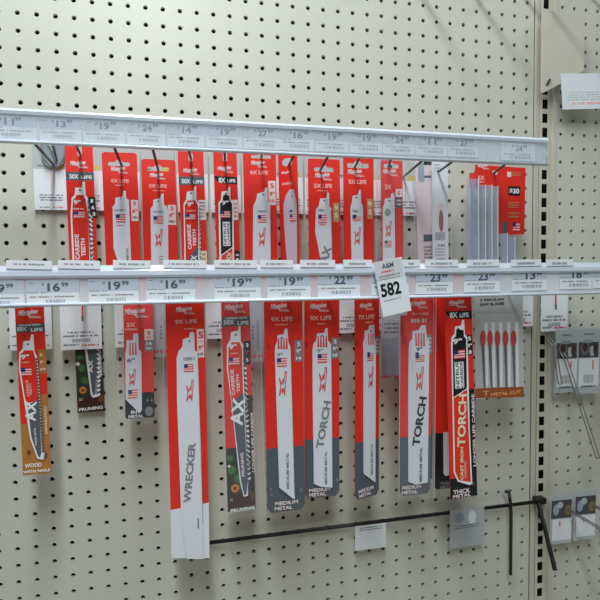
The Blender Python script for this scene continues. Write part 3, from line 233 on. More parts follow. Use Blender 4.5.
{'key': 'L8', 'name': 'saw_blade_pack', 'cat': 'saw blade pack', 'label': 'turned red and grey metal pack hanging left of and below the number tag', 'group': 'saw blade packs on the lower hooks', 'D': 3.8, 'X': 20.483, 'Z': -12.661, 'roll': -0.0067, 'w': 1.747, 'L': 11.846, 'up': 1.911, 'col': 'red', 'rnd': 0.0, 'ch': 0.26, 'th': 0.03, 'f': [['p', [[-0.871, -8.371], [-0.871, -11.583], [-0.663, -11.843], [0.663, -11.843], [0.871, -11.583], [0.871, -8.371]], 'slate'], ['logo', -0.069, -0.297, 1.074, 1], ['t', '7X LIFE', -0.068, -0.895, 0.266, 1.138, 0, 'pink'], ['greek', 0.155, -1.215, 0.571, 0.159, 1, 'pink', 1], ['ell', -0.256, -1.37, 0.442, 0.316, 'redor'], ['ell', -0.727, -2.433, 0.251, 0.502, 'red2'], ['p', [[0.528, -3.206], [0.848, -3.206], [0.848, -2.117], [0.528, -2.117]], 'grey'], ['greek', 0.701, -2.662, 0.256, 0.898, 4, 'pinkw', 1], ['t', 'MEDIUM', -0.08, -11.344, 0.218, 1.091, 4, 'pinkw'], ['t', 'METAL', -0.143, -11.633, 0.205, 0.898, 4, 'pinkw']], 'blade': [{'pts': [[0.123, -1.379], [0.441, -1.387], [0.475, -2.232], [0.572, -2.476], [0.55, -5.935], [0.545, -11.034], [-0.306, -10.307], [-0.317, -2.987], [-0.337, -2.386], [-0.242, -2.209], [-0.224, -1.7], [0.061, -1.678]], 'col': 'blade', 'th': 0.05, 'f': [['p', [[-0.002, -1.856], [0.061, -1.858], [0.088, -2.58], [-0.001, -2.577]], 'redpr'], ['p', [[0.15, -1.86], [0.213, -1.862], [0.241, -2.586], [0.151, -2.583]], 'redpr'], ['p', [[0.302, -1.865], [0.366, -1.867], [0.393, -2.591], [0.304, -2.588]], 'redpr'], ['ell', 0.188, -1.741, 0.114, 0.114, 'slate'], ['p', [[-0.064, -2.996], [0.127, -3.003], [0.127, -3.184], [-0.063, -3.177]], 'nvy'], ['flag', 0.159, -3.306, 0.446, 0.446, 1], ['bolt', 0.194, -4.517, 0.351, 1.276, 'redpr'], ['t', 'MEDIUM METAL', 0.27, -9.528, 0.154, 1.93, 90, 'grey']]}], 'yaw': 0},
{'key': 'L9', 'name': 'saw_blade_pack', 'cat': 'saw blade pack', 'label': 'clear-sleeved grey pack hanging just behind and below the number tag', 'group': 'saw blade packs on the lower hooks', 'D': 1.4, 'X': 23.0, 'Z': -13.713, 'roll': 0.0017, 'w': 1.315, 'L': 4.11, 'up': 2.813, 'col': 'palegrey', 'rnd': 0.0, 'ch': 0.0, 'th': 0.03, 'f': [['greek', 0.064, -0.821, 1.051, 0.84, 3, 'slate', 8], ['p', [[-0.602, -1.516], [0.518, -1.429], [0.367, -4.132], [-0.545, -4.079]], 'bluegrey'], ['t', 'M', 0.403, -4.067, 0.283, 0.283, 0, 'redpr'], ['greek', -0.3, -3.994, 0.63, 0.21, 1, 'redpr', 1]], 'blade': [], 'sleeve': [-0.732, 0.119, 0.72, -4.351]},
{'key': 'L4b', 'name': 'saw_blade_pack', 'cat': 'saw blade pack', 'label': 'pale clear-sleeved pack showing between the short 3X pack and the WRECKER pack', 'group': 'saw blade packs on the lower hooks', 'D': 1.5, 'X': 8.524, 'Z': -13.299, 'roll': -0.0223, 'w': 1.253, 'L': 2.45, 'up': 2.399, 'col': 'palegrey', 'rnd': 0.0, 'ch': 0.0, 'th': 0.03, 'f': [['greek', 0.054, -2.126, 1.026, 0.285, 1, 'redpr', 3], ['p', [[0.168, -0.266], [0.339, -0.268], [0.397, -1.747], [0.225, -1.744]], 'bluegrey'], ['greek', -0.003, -1.002, 0.114, 0.853, 4, 'slate', 2]], 'blade': [], 'sleeve': [-0.653, 0.091, 0.685, -2.586]},
{'key': 'L5b', 'name': 'saw_blade_pack', 'cat': 'saw blade pack', 'label': 'pale clear-sleeved pack showing between the pruning AX pack and the grey-footed metal pack', 'group': 'saw blade packs on the lower hooks', 'D': 1.5, 'X': 14.021, 'Z': -13.453, 'roll': -0.0147, 'w': 1.234, 'L': 2.859, 'up': 2.553, 'col': 'palegrey', 'rnd': 0.0, 'ch': 0.0, 'th': 0.03, 'f': [['greek', 0.059, -2.522, 0.989, 0.309, 1, 'redpr', 3], ['p', [[0.121, -0.278], [0.306, -0.281], [0.369, -2.13], [0.183, -2.125]], 'bluegrey'], ['greek', -0.064, -1.042, 0.123, 0.924, 4, 'slate', 2]], 'blade': [], 'sleeve': [-0.646, 0.1, 0.68, -3.006]},
{'key': 'L10b', 'name': 'saw_blade_pack', 'cat': 'saw blade pack', 'label': 'red pack with grey corner peeking out behind the lower-hung grey TORCH pack', 'group': 'saw blade packs on the lower hooks', 'D': 3.6, 'X': 24.047, 'Z': -12.565, 'roll': -0.0072, 'w': 1.739, 'L': 11.329, 'up': 1.815, 'col': 'red', 'rnd': 0.0, 'ch': 0.0, 'th': 0.03, 'f': [['logo', -0.103, -0.368, 1.203, 1], ['t', '7X LIFE', -0.032, -0.986, 0.281, 1.138, 0, 'pink'], ['p', [[-0.869, -11.329], [0.869, -11.329], [0.869, -8.163], [-0.869, -8.163]], 'slate']], 'blade': []},
{'key': 'L10', 'name': 'saw_blade_pack', 'cat': 'saw blade pack', 'label': 'red and grey TORCH pack with dark lettering, hung lower than its neighbours', 'group': 'saw blade packs on the lower hooks', 'D': 4.6, 'X': 23.268, 'Z': -13.458, 'roll': -0.0076, 'w': 2.033, 'L': 10.867, 'up': 0, 'col': 'red', 'rnd': 0.0, 'ch': 0.28, 'th': 0.03, 'f': [['p', [[-1.013, -7.288], [-1.013, -10.584], [-0.789, -10.864], [0.789, -10.864], [1.013, -10.584], [1.013, -7.288]], 'slate'], ['greek', 0.188, -0.332, 1.035, 0.324, 1, 'pinkw', 3], ['ell', -0.767, -1.529, 0.256, 0.511, 'red2'], ['p', [[0.72, -2.364], [1.015, -2.364], [1.015, -1.219], [0.72, -1.219]], 'grey'], ['greek', 0.868, -1.791, 0.229, 0.982, 4, 'pinkw', 1], ['t', 'MEDIUM', -0.223, -10.385, 0.222, 1.239, 0, 'pinkw'], ['t', 'METAL', -0.351, -10.679, 0.208, 1.042, 0, 'pinkw']], 'blade': [{'pts': [[0.32, -0.604], [0.58, -0.611], [0.616, -1.032], [0.684, -1.394], [0.817, -1.579], [0.805, -3.935], [0.793, -10.174], [0.004, -10.223], [-0.473, -9.994], [-0.519, -5.074], [-0.507, -2.074], [-0.447, -1.599], [-0.287, -1.424], [-0.258, -0.948], [0.128, -0.899]], 'col': 'blade', 'th': 0.05, 'f': [['p', [[-0.096, -1.072], [-0.019, -1.074], [0.026, -1.853], [-0.091, -1.849]], 'redpr'], ['p', [[0.071, -1.076], [0.149, -1.079], [0.194, -1.859], [0.077, -1.855]], 'redpr'], ['p', [[0.24, -1.081], [0.318, -1.083], [0.363, -1.865], [0.246, -1.861]], 'redpr'], ['p', [[0.408, -1.086], [0.486, -1.088], [0.532, -1.871], [0.415, -1.867]], 'redpr'], ['t', '9"', 0.169, -2.038, 0.259, 0.389, 0, 'slate'], ['p', [[-0.088, -2.209], [0.138, -2.217], [0.14, -2.398], [-0.087, -2.389]], 'nvy'], ['flag', 0.206, -2.58, 0.584, 0.39, 1], ['bolt', 0.216, -3.786, 0.455, 1.431, 'redpr'], ['t', 'TORCH', 0.204, -6.39, 0.496, 3.002, 81, 'blk'], ['t', 'MEDIUM METAL', 0.322, -9.024, 0.171, 2.1, 90, 'slate']]}], 'sleeve': [-1.104, 1.497, 1.199, -11.081], 'sleeve_up': 2.75},
{'key': 'L11', 'name': 'saw_blade_pack', 'cat': 'saw blade pack', 'label': 'red and black thick metal pack mostly hidden behind the black-footed TORCH pack', 'group': 'saw blade packs on the lower hooks', 'D': 3, 'X': 26.331, 'Z': -12.574, 'roll': 0.0018, 'w': 2.119, 'L': 12.317, 'up': 1.824, 'col': 'red', 'rnd': 0.0, 'ch': 0.2, 'th': 0.03, 'f': [['p', [[-1.057, -8.642], [-1.057, -12.114], [-0.897, -12.314], [0.897, -12.314], [1.057, -12.114], [1.057, -8.642]], 'blk'], ['p', [[-0.437, -8.606], [-0.013, -8.641], [-0.009, -11.459], [-0.222, -11.503], [-0.4, -11.354]], 'blade'], ['t', 'THICK', -0.151, -11.971, 0.214, 0.997, 0, 'grey'], ['t', 'METAL', -0.151, -12.235, 0.214, 0.997, 0, 'grey']], 'blade': []},
{'key': 'L12', 'name': 'saw_blade_pack', 'cat': 'saw blade pack', 'label': 'red and black nitrus carbide TORCH pack with black 8X LIFE band', 'group': 'saw blade packs on the lower hooks', 'D': 4.8, 'X': 25.886, 'Z': -12.477, 'roll': 0.0385, 'w': 1.817, 'L': 12.291, 'up': 1.727, 'col': 'red', 'rnd': 0.0, 'ch': 0.0, 'th': 0.03, 'f': [['p', [[-0.908, -12.291], [0.908, -12.291], [0.908, -11.019], [-0.908, -11.019]], 'blk'], ['p', [[0.4, -11.082], [0.908, -11.082], [0.908, -5.618], [0.4, -5.618]], 'blk'], ['logo', -0.064, -0.403, 1.264, 1], ['p', [[-0.871, -0.774], [0.88, -0.827], [0.877, -1.344], [-0.557, -1.216]], 'blk'], ['t', '8X', -0.318, -1.021, 0.358, 0.531, 0, 'white'], ['t', 'LIFE', 0.381, -1.067, 0.268, 0.604, 0, 'white'], ['p', [[0.528, -2.295], [0.871, -2.321], [0.872, -3.546], [0.534, -3.518]], 'blk'], ['t', '5', 0.689, -2.521, 0.243, 0.203, 0, 'white'], ['t', '9"', 0.688, -2.949, 0.243, 0.27, 0, 'white'], ['t', '8', 0.695, -3.348, 0.244, 0.203, 0, 'white'], ['t', 'LONGER LIFE CARBIDE', 0.788, -8.181, 0.192, 4.517, 90, 'pinkw'], ['t', 'THICK', -0.154, -11.875, 0.272, 1.157, 0, 'pinkw'], ['t', 'METAL', -0.164, -12.144, 0.204, 1.225, 0, 'pinkw'], ['ell', 0.644, -11.518, 0.206, 0.206, 'slate']], 'blade': [{'pts': [[0.204, -1.359], [0.324, -1.367], [0.342, -2.22], [0.504, -2.415], [0.499, -4.558], [0.482, -8.145], [0.542, -11.472], [0.369, -11.542], [-0.437, -11.208], [-0.686, -10.612], [-0.611, -6.169], [-0.593, -2.816], [-0.53, -2.336], [-0.338, -2.169], [-0.276, -1.719], [0.125, -1.687]], 'col': 'white', 'th': 0.04, 'f': [['p', [[-0.215, -1.875], [0.27, -1.971], [0.271, -2.336], [0.419, -2.53], [0.365, -5.531], [-0.551, -5.992], [-0.496, -2.885], [-0.448, -2.464], [-0.263, -2.296]], 'blk'], ['p', [[0.377, -5.593], [0.4, -8.135], [0.443, -11.364], [-0.366, -11.124], [-0.597, -10.562], [-0.54, -6.054]], 'redor'], ['ell', -0.081, -1.873, 0.133, 0.133, 'blk'], ['t', '9"', -0.173, -2.606, 0.334, 0.601, 0, 'white'], ['flag', -0.067, -3.406, 0.736, 0.536, 0], ['p', [[-0.413, -5.48], [0.191, -5.48], [0.191, -3.862], [-0.413, -3.862]], 'white'], ['t', 'NITRUS', -0.237, -4.644, 0.214, 1.607, 91, 'slate'], ['t', 'CARBIDE', 0.044, -4.67, 0.175, 1.614, 91, 'slate'], ['t', 'TORCH', -0.038, -7.464, 0.54, 3.242, 86, 'cream'], ['t', 'CAST IRON', -0.129, -10.126, 0.203, 2.034, 88, 'cream'], ['greek', 0.095, -10.531, 0.136, 1.498, 1, 'pink', 1]]}]},
{'key': 'L13', 'name': 'jigsaw_blade_pack', 'cat': 'blade pack', 'label': 'grey blister pack of five red-shanked thin blades with brown foot strip', 'group': 'saw blade packs on the lower hooks', 'D': 3.6, 'X': 29.46, 'Z': -12.55, 'roll': 0.025, 'w': 3.518, 'L': 6.45, 'up': 1.8, 'col': 'greycard', 'rnd': 0.0, 'ch': 0.0, 'th': 0.03, 'f': [['p', [[-1.789, -5.758], [1.738, -5.928], [1.75, -6.622], [-1.801, -6.37]], 'rust'], ['t', 'METAL CUT', 0.44, -6.243, 0.22, 2.201, 0, 'orangel'], ['t', 'T', -1.009, -6.117, 0.288, 0.431, 0, 'orangel'], ['t', '5 PIECE JIG', -0.474, -0.17, 0.186, 1.72, 0, 'blk'], ['t', 'SAW BLADES', -0.478, -0.425, 0.172, 1.721, 0, 'blk'], ['p', [[-1.409, -0.698], [1.331, -0.771], [1.474, -1.038], [-1.555, -0.945]], 'palegrey'], ['p', [[-1.07, -1.544], [-0.82, -1.558], [-0.837, -5.743], [-1.046, -5.725]], 'palewhite'], ['p', [[-0.57, -1.572], [-0.319, -1.586], [-0.333, -5.785], [-0.542, -5.768]], 'palewhite'], ['p', [[-0.03, -1.603], [0.223, -1.617], [0.176, -5.828], [-0.035, -5.811]], 'palewhite'], ['p', [[0.549, -1.635], [0.804, -1.649], [0.761, -5.878], [0.548, -5.86]], 'palewhite'], ['p', [[1.134, -1.668], [1.391, -1.682], [1.351, -5.928], [1.137, -5.91]], 'palewhite']], 'blade': [{'pts': [[-1.31, -2.233], [-1.14, -2.243], [-1.154, -3.011], [-1.099, -5.526], [-1.117, -5.719], [-1.189, -5.713], [-1.199, -5.518], [-1.31, -3.001]], 'col': 'steel', 'th': 0.06, 'f': [['ell', -1.231, -2.558, 0.399, 0.997, 'redbl'], ['greek', -1.245, -3.332, 0.043, 0.014, 1, 'slate', 1]]}, {'pts': [[-0.811, -2.263], [-0.64, -2.274], [-0.653, -3.044], [-0.596, -5.568], [-0.614, -5.761], [-0.686, -5.755], [-0.697, -5.56], [-0.811, -3.034]], 'col': 'steel', 'th': 0.06, 'f': [['ell', -0.731, -2.589, 0.402, 1.004, 'redbl'], ['greek', -0.745, -3.366, 0.043, 0.014, 1, 'slate', 1]]}, {'pts': [[-0.273, -2.296], [-0.1, -2.307], [-0.113, -3.08], [-0.09, -5.611], [-0.108, -5.804], [-0.18, -5.798], [-0.192, -5.602], [-0.272, -3.069]], 'col': 'steel', 'th': 0.06, 'f': [['ell', -0.192, -2.623, 0.405, 1.012, 'redbl'], ['greek', -0.205, -3.403, 0.043, 0.014, 1, 'slate', 1]]}, {'pts': [[0.305, -2.331], [0.48, -2.342], [0.467, -3.118], [0.493, -5.659], [0.475, -5.854], [0.402, -5.848], [0.39, -5.651], [0.307, -3.108]], 'col': 'steel', 'th': 0.06, 'f': [['ell', 0.387, -2.66, 0.408, 1.02, 'redbl'], ['greek', 0.375, -3.443, 0.044, 0.015, 1, 'slate', 1]]}, {'pts': [[0.888, -2.367], [1.064, -2.377], [1.053, -3.157], [1.081, -5.708], [1.063, -5.904], [0.989, -5.897], [0.977, -5.7], [0.891, -3.146]], 'col': 'steel', 'th': 0.06, 'f': [['ell', 0.971, -2.696, 0.411, 1.028, 'redbl'], ['greek', 0.959, -3.483, 0.044, 0.015, 1, 'slate', 1]]}]},
{'key': 'label', 'name': 'hook_label', 'cat': 'label', 'label': 'white picture label on the pegboard behind the empty grey hook plate, leftmost upper one', 'group': 'picture labels behind the upper hooks', 'D': 0.25, 'X': 2.54, 'Z': -3.0, 'roll': -0.0, 'w': 1.86, 'L': 4.1, 'up': 0, 'col': 'paper', 'rnd': 0.0, 'ch': 0.0, 'th': 0.012, 'f': [['p', [[-0.966, -1.783], [0.95, -1.783], [0.95, 0.047], [-0.966, 0.047]], 'greycard'], ['p', [[0.262, -1.754], [0.692, -1.754], [0.692, -1.467], [0.262, -1.467]], 'yell'], ['greek', -0.577, -1.592, 0.317, 0.116, 1, 'slate', 1], ['p', [[-0.025, -2.958], [0.028, -2.958], [0.028, -1.928], [-0.025, -1.928]], 'pink'], ['greek', 0.002, -3.393, 1.284, 0.428, 3, 'slate', 3], ['greek', -0.374, -3.957, 0.533, 0.107, 1, 'slate', 0], ['greek', 0.349, -3.943, 0.592, 0.108, 1, 'redpr', 0]], 'blade': []},
{'key': 'label', 'name': 'hook_label', 'cat': 'label', 'label': 'white picture label on the pegboard behind the leftmost narrow 50X pack', 'group': 'picture labels behind the upper hooks', 'D': 0.32, 'X': 4.54, 'Z': -3.0, 'roll': 0.0, 'w': 1.86, 'L': 4.1, 'up': 0, 'col': 'paper', 'rnd': 0.0, 'ch': 0.0, 'th': 0.012, 'f': [['p', [[-0.964, -1.782], [0.948, -1.782], [0.948, 0.047], [-0.964, 0.047]], 'greycard'], ['p', [[0.252, -1.754], [0.694, -1.754], [0.694, -1.464], [0.252, -1.464]], 'yell'], ['greek', -0.575, -1.592, 0.326, 0.12, 1, 'slate', 1], ['p', [[-0.026, -2.963], [0.029, -2.963], [0.029, -1.921], [-0.026, -1.921]], 'pink'], ['greek', 0.002, -3.392, 1.32, 0.44, 3, 'slate', 4], ['greek', -0.384, -3.957, 0.547, 0.109, 1, 'slate', 1], ['greek', 0.359, -3.943, 0.609, 0.111, 1, 'redpr', 1]], 'blade': []},
{'key': 'label', 'name': 'hook_label', 'cat': 'label', 'label': 'white picture label on the pegboard behind the second upper pack', 'group': 'picture labels behind the upper hooks', 'D': 0.25, 'X': 6.54, 'Z': -3.0, 'roll': 0.0, 'w': 1.86, 'L': 4.1, 'up': 0, 'col': 'paper', 'rnd': 0.0, 'ch': 0.0, 'th': 0.012, 'f': [['p', [[-0.961, -1.782], [0.946, -1.782], [0.946, 0.046], [-0.961, 0.046]], 'greycard'], ['p', [[0.241, -1.754], [0.698, -1.754], [0.698, -1.459], [0.241, -1.459]], 'yell'], ['greek', -0.574, -1.592, 0.337, 0.124, 1, 'slate', 1], ['p', [[-0.027, -2.971], [0.03, -2.971], [0.03, -1.911], [-0.027, -1.911]], 'pink'], ['greek', 0.001, -3.391, 1.363, 0.454, 3, 'slate', 5], ['greek', -0.396, -3.957, 0.565, 0.113, 1, 'slate', 2], ['greek', 0.37, -3.943, 0.628, 0.114, 1, 'redpr', 2]], 'blade': []},
{'key': 'label', 'name': 'hook_label', 'cat': 'label', 'label': 'white picture label on the pegboard behind the third upper pack', 'group': 'picture labels behind the upper hooks', 'D': 0.32, 'X': 8.54, 'Z': -3.0, 'roll': 0.0, 'w': 1.86, 'L': 4.1, 'up': 0, 'col': 'paper', 'rnd': 0.0, 'ch': 0.0, 'th': 0.012, 'f': [['p', [[-0.958, -1.781], [0.943, -1.781], [0.943, 0.045], [-0.958, 0.045]], 'greycard'], ['p', [[0.232, -1.754], [0.7, -1.754], [0.7, -1.455], [0.232, -1.455]], 'yell'], ['greek', -0.572, -1.592, 0.346, 0.127, 1, 'slate', 1], ['p', [[-0.028, -2.977], [0.03, -2.977], [0.03, -1.904], [-0.028, -1.904]], 'pink'], ['greek', 0.001, -3.39, 1.4, 0.467, 3, 'slate', 6], ['greek', -0.407, -3.957, 0.58, 0.116, 1, 'slate', 3], ['greek', 0.38, -3.943, 0.646, 0.117, 1, 'redpr', 3]], 'blade': []},
{'key': 'label', 'name': 'hook_label', 'cat': 'label', 'label': 'white picture label on the pegboard behind the fourth upper pack', 'group': 'picture labels behind the upper hooks', 'D': 0.25, 'X': 10.54, 'Z': -3.0, 'roll': 0.0, 'w': 1.86, 'L': 4.1, 'up': 0, 'col': 'paper', 'rnd': 0.0, 'ch': 0.0, 'th': 0.012, 'f': [['p', [[-0.956, -1.781], [0.941, -1.781], [0.941, 0.044], [-0.956, 0.044]], 'greycard'], ['p', [[0.221, -1.754], [0.704, -1.754], [0.704, -1.451], [0.221, -1.451]], 'yell'], ['greek', -0.57, -1.592, 0.357, 0.131, 1, 'slate', 1], ['p', [[-0.029, -2.985], [0.031, -2.985], [0.031, -1.894], [-0.029, -1.894]], 'pink'], ['greek', 0.001, -3.389, 1.443, 0.481, 3, 'slate', 7], ['greek', -0.42, -3.957, 0.598, 0.12, 1, 'slate', 4], ['greek', 0.392, -3.943, 0.666, 0.121, 1, 'redpr', 4]], 'blade': []},
{'key': 'label', 'name': 'hook_label', 'cat': 'label', 'label': 'white picture label on the pegboard behind the 8X LIFE upper pack', 'group': 'picture labels behind the upper hooks', 'D': 0.32, 'X': 12.54, 'Z': -3.0, 'roll': 0.0, 'w': 1.86, 'L': 4.1, 'up': 0, 'col': 'paper', 'rnd': 0.0, 'ch': 0.0, 'th': 0.012, 'f': [['p', [[-0.953, -1.78], [0.939, -1.78], [0.939, 0.044], [-0.953, 0.044]], 'greycard'], ['p', [[0.211, -1.754], [0.706, -1.754], [0.706, -1.447], [0.211, -1.447]], 'yell'], ['greek', -0.569, -1.592, 0.366, 0.134, 1, 'slate', 1], ['p', [[-0.03, -2.991], [0.032, -2.991], [0.032, -1.886], [-0.03, -1.886]], 'pink'], ['greek', 0.001, -3.388, 1.482, 0.494, 3, 'slate', 8], ['greek', -0.431, -3.958, 0.614, 0.123, 1, 'slate', 5], ['greek', 0.403, -3.943, 0.683, 0.124, 1, 'redpr', 5]], 'blade': []},
{'key': 'label', 'name': 'hook_label', 'cat': 'label', 'label': 'white picture label on the pegboard behind the 6X LIFE wide pack', 'group': 'picture labels behind the upper hooks', 'D': 0.25, 'X': 14.54, 'Z': -3.0, 'roll': 0.0, 'w': 1.86, 'L': 4.1, 'up': 0, 'col': 'paper', 'rnd': 0.0, 'ch': 0.0, 'th': 0.012, 'f': [['p', [[-0.951, -1.78], [0.936, -1.78], [0.936, 0.043], [-0.951, 0.043]], 'greycard'], ['p', [[0.199, -1.754], [0.71, -1.754], [0.71, -1.442], [0.199, -1.442]], 'yell'], ['greek', -0.567, -1.592, 0.378, 0.138, 1, 'slate', 1], ['p', [[-0.031, -2.999], [0.033, -2.999], [0.033, -1.876], [-0.031, -1.876]], 'pink'], ['greek', 0.001, -3.387, 1.526, 0.509, 3, 'slate', 9], ['greek', -0.444, -3.958, 0.633, 0.127, 1, 'slate', 6], ['greek', 0.415, -3.943, 0.704, 0.128, 1, 'redpr', 6]], 'blade': []},
{'key': 'label', 'name': 'hook_label', 'cat': 'label', 'label': 'white picture label on the pegboard behind the edge-on upper pack', 'group': 'picture labels behind the upper hooks', 'D': 0.32, 'X': 16.54, 'Z': -3.0, 'roll': 0.0, 'w': 1.86, 'L': 4.1, 'up': 0, 'col': 'paper', 'rnd': 0.0, 'ch': 0.0, 'th': 0.012, 'f': [['p', [[-0.948, -1.779], [0.934, -1.779], [0.934, 0.042], [-0.948, 0.042]], 'greycard'], ['p', [[0.189, -1.754], [0.713, -1.754], [0.713, -1.438], [0.189, -1.438]], 'yell'], ['greek', -0.565, -1.592, 0.387, 0.142, 1, 'slate', 1], ['p', [[-0.032, -3.005], [0.033, -3.005], [0.033, -1.869], [-0.032, -1.869]], 'pink'], ['greek', 0.001, -3.387, 1.566, 0.522, 3, 'slate', 10], ['greek', -0.455, -3.958, 0.649, 0.13, 1, 'slate', 7], ['greek', 0.425, -3.943, 0.722, 0.131, 1, 'redpr', 7]], 'blade': []},
{'key': 'label', 'name': 'hook_label', 'cat': 'label', 'label': 'white picture label on the pegboard behind the upper AX pack', 'group': 'picture labels behind the upper hooks', 'D': 0.25, 'X': 18.54, 'Z': -3.0, 'roll': 0.0, 'w': 1.86, 'L': 4.1, 'up': 0, 'col': 'paper', 'rnd': 0.0, 'ch': 0.0, 'th': 0.012, 'f': [['p', [[-0.946, -1.779], [0.932, -1.779], [0.932, 0.042], [-0.946, 0.042]], 'greycard'], ['p', [[0.177, -1.754], [0.716, -1.754], [0.716, -1.434], [0.177, -1.434]], 'yell'], ['greek', -0.564, -1.591, 0.399, 0.146, 1, 'slate', 1], ['p', [[-0.033, -3.013], [0.034, -3.013], [0.034, -1.859], [-0.033, -1.859]], 'pink'], ['greek', 0.001, -3.386, 1.612, 0.537, 3, 'slate', 11], ['greek', -0.469, -3.958, 0.668, 0.134, 1, 'slate', 8], ['greek', 0.438, -3.943, 0.744, 0.135, 1, 'redpr', 8]], 'blade': []},
{'key': 'label', 'name': 'hook_label', 'cat': 'label', 'label': 'white picture label on the pegboard behind the upper bolt pack right of AX', 'group': 'picture labels behind the upper hooks', 'D': 0.32, 'X': 20.54, 'Z': -3.0, 'roll': 0.0, 'w': 1.86, 'L': 4.1, 'up': 0, 'col': 'paper', 'rnd': 0.0, 'ch': 0.0, 'th': 0.012, 'f': [['p', [[-0.943, -1.778], [0.929, -1.778], [0.929, 0.041], [-0.943, 0.041]], 'greycard'], ['p', [[0.166, -1.754], [0.719, -1.754], [0.719, -1.43], [0.166, -1.43]], 'yell'], ['greek', -0.562, -1.591, 0.409, 0.15, 1, 'slate', 1], ['p', [[-0.034, -3.019], [0.035, -3.019], [0.035, -1.852], [-0.034, -1.852]], 'pink'], ['greek', 0.0, -3.385, 1.652, 0.551, 3, 'slate', 12], ['greek', -0.48, -3.958, 0.685, 0.137, 1, 'slate', 9], ['greek', 0.449, -3.943, 0.762, 0.139, 1, 'redpr', 9]], 'blade': []},
{'key': 'label', 'name': 'hook_label', 'cat': 'label', 'label': 'white picture label on the pegboard behind the narrow 3X upper pack', 'group': 'picture labels behind the upper hooks', 'D': 0.25, 'X': 22.54, 'Z': -3.0, 'roll': 0.0, 'w': 1.86, 'L': 4.1, 'up': 0, 'col': 'paper', 'rnd': 0.0, 'ch': 0.0, 'th': 0.012, 'f': [['p', [[-0.941, -1.778], [0.927, -1.778], [0.927, 0.04], [-0.941, 0.04]], 'greycard'], ['p', [[0.154, -1.754], [0.722, -1.754], [0.722, -1.425], [0.154, -1.425]], 'yell'], ['greek', -0.56, -1.591, 0.421, 0.154, 1, 'slate', 1], ['p', [[-0.035, -3.026], [0.036, -3.026], [0.036, -1.842], [-0.035, -1.842]], 'pink'], ['greek', 0.0, -3.384, 1.699, 0.566, 3, 'slate', 13], ['greek', -0.494, -3.958, 0.704, 0.141, 1, 'slate', 10], ['greek', 0.462, -3.942, 0.784, 0.143, 1, 'redpr', 10]], 'blade': []},
{'key': 'label', 'name': 'hook_label', 'cat': 'label', 'label': 'white picture label on the pegboard behind the pale pink sleeved pack', 'group': 'picture labels behind the upper hooks', 'D': 0.32, 'X': 24.54, 'Z': -3.0, 'roll': 0.0, 'w': 1.86, 'L': 4.1, 'up': 0, 'col': 'paper', 'rnd': 0.0, 'ch': 0.0, 'th': 0.012, 'f': [['p', [[-0.938, -1.777], [0.925, -1.777], [0.925, 0.04], [-0.938, 0.04]], 'greycard'], ['p', [[0.143, -1.754], [0.726, -1.754], [0.726, -1.421], [0.143, -1.421]], 'yell'], ['greek', -0.558, -1.591, 0.431, 0.158, 1, 'slate', 1], ['p', [[-0.036, -3.032], [0.036, -3.032], [0.036, -1.835], [-0.036, -1.835]], 'pink'], ['greek', 0.0, -3.383, 1.741, 0.58, 3, 'slate', 14], ['greek', -0.506, -3.958, 0.721, 0.144, 1, 'slate', 11], ['greek', 0.473, -3.942, 0.803, 0.146, 1, 'redpr', 11]], 'blade': []},
{'key': 'label', 'name': 'hook_label', 'cat': 'label', 'label': 'white picture label with red blade drawing, behind the wood-brown pack', 'group': 'picture labels behind the lower hooks', 'D': 0.6, 'X': 1.27, 'Z': -10.9, 'roll': -0.0, 'w': 2.24, 'L': 4.23, 'up': 0, 'col': 'paper', 'rnd': 0.0, 'ch': 0.0, 'th': 0.012, 'f': [['p', [[0.058, -2.344], [0.147, -2.344], [0.147, -1.656], [0.058, -1.656]], 'redpr'], ['p', [[0.032, -2.631], [0.148, -2.631], [0.148, -2.344], [0.032, -2.344]], 'slate'], ['greek', 0.008, -3.236, 1.458, 0.131, 1, 'slate', 5], ['greek', 0.001, -3.437, 1.944, 0.131, 1, 'slate', 6], ['bars', -0.007, -3.696, 0.972, 0.184, 'slate', 4], ['greek', -0.537, -3.944, 0.861, 0.115, 1, 'slate', 4], ['greek', 0.488, -3.986, 0.98, 0.117, 1, 'redpr', 4]], 'blade': []},
{'key': 'label', 'name': 'hook_label', 'cat': 'label', 'label': 'white picture label with red blade drawing, in front of the dark pruning pack', 'group': 'picture labels behind the lower hooks', 'D': 0.8, 'X': 4.0, 'Z': -10.9, 'roll': -0.0, 'w': 2.24, 'L': 4.3, 'up': 0, 'col': 'paper', 'rnd': 0.0, 'ch': 0.0, 'th': 0.012, 'f': [['p', [[0.057, -2.349], [0.149, -2.349], [0.149, -1.651], [0.057, -1.651]], 'redpr'], ['p', [[0.032, -2.64], [0.151, -2.64], [0.151, -2.349], [0.032, -2.349]], 'slate'], ['greek', 0.007, -3.302, 1.458, 0.136, 1, 'slate', 5], ['greek', 0.001, -3.506, 1.945, 0.136, 1, 'slate', 6], ['bars', -0.006, -3.769, 0.973, 0.19, 'slate', 4], ['greek', -0.539, -4.014, 0.857, 0.119, 1, 'slate', 4], ['greek', 0.488, -4.056, 0.98, 0.121, 1, 'redpr', 4]], 'blade': []},
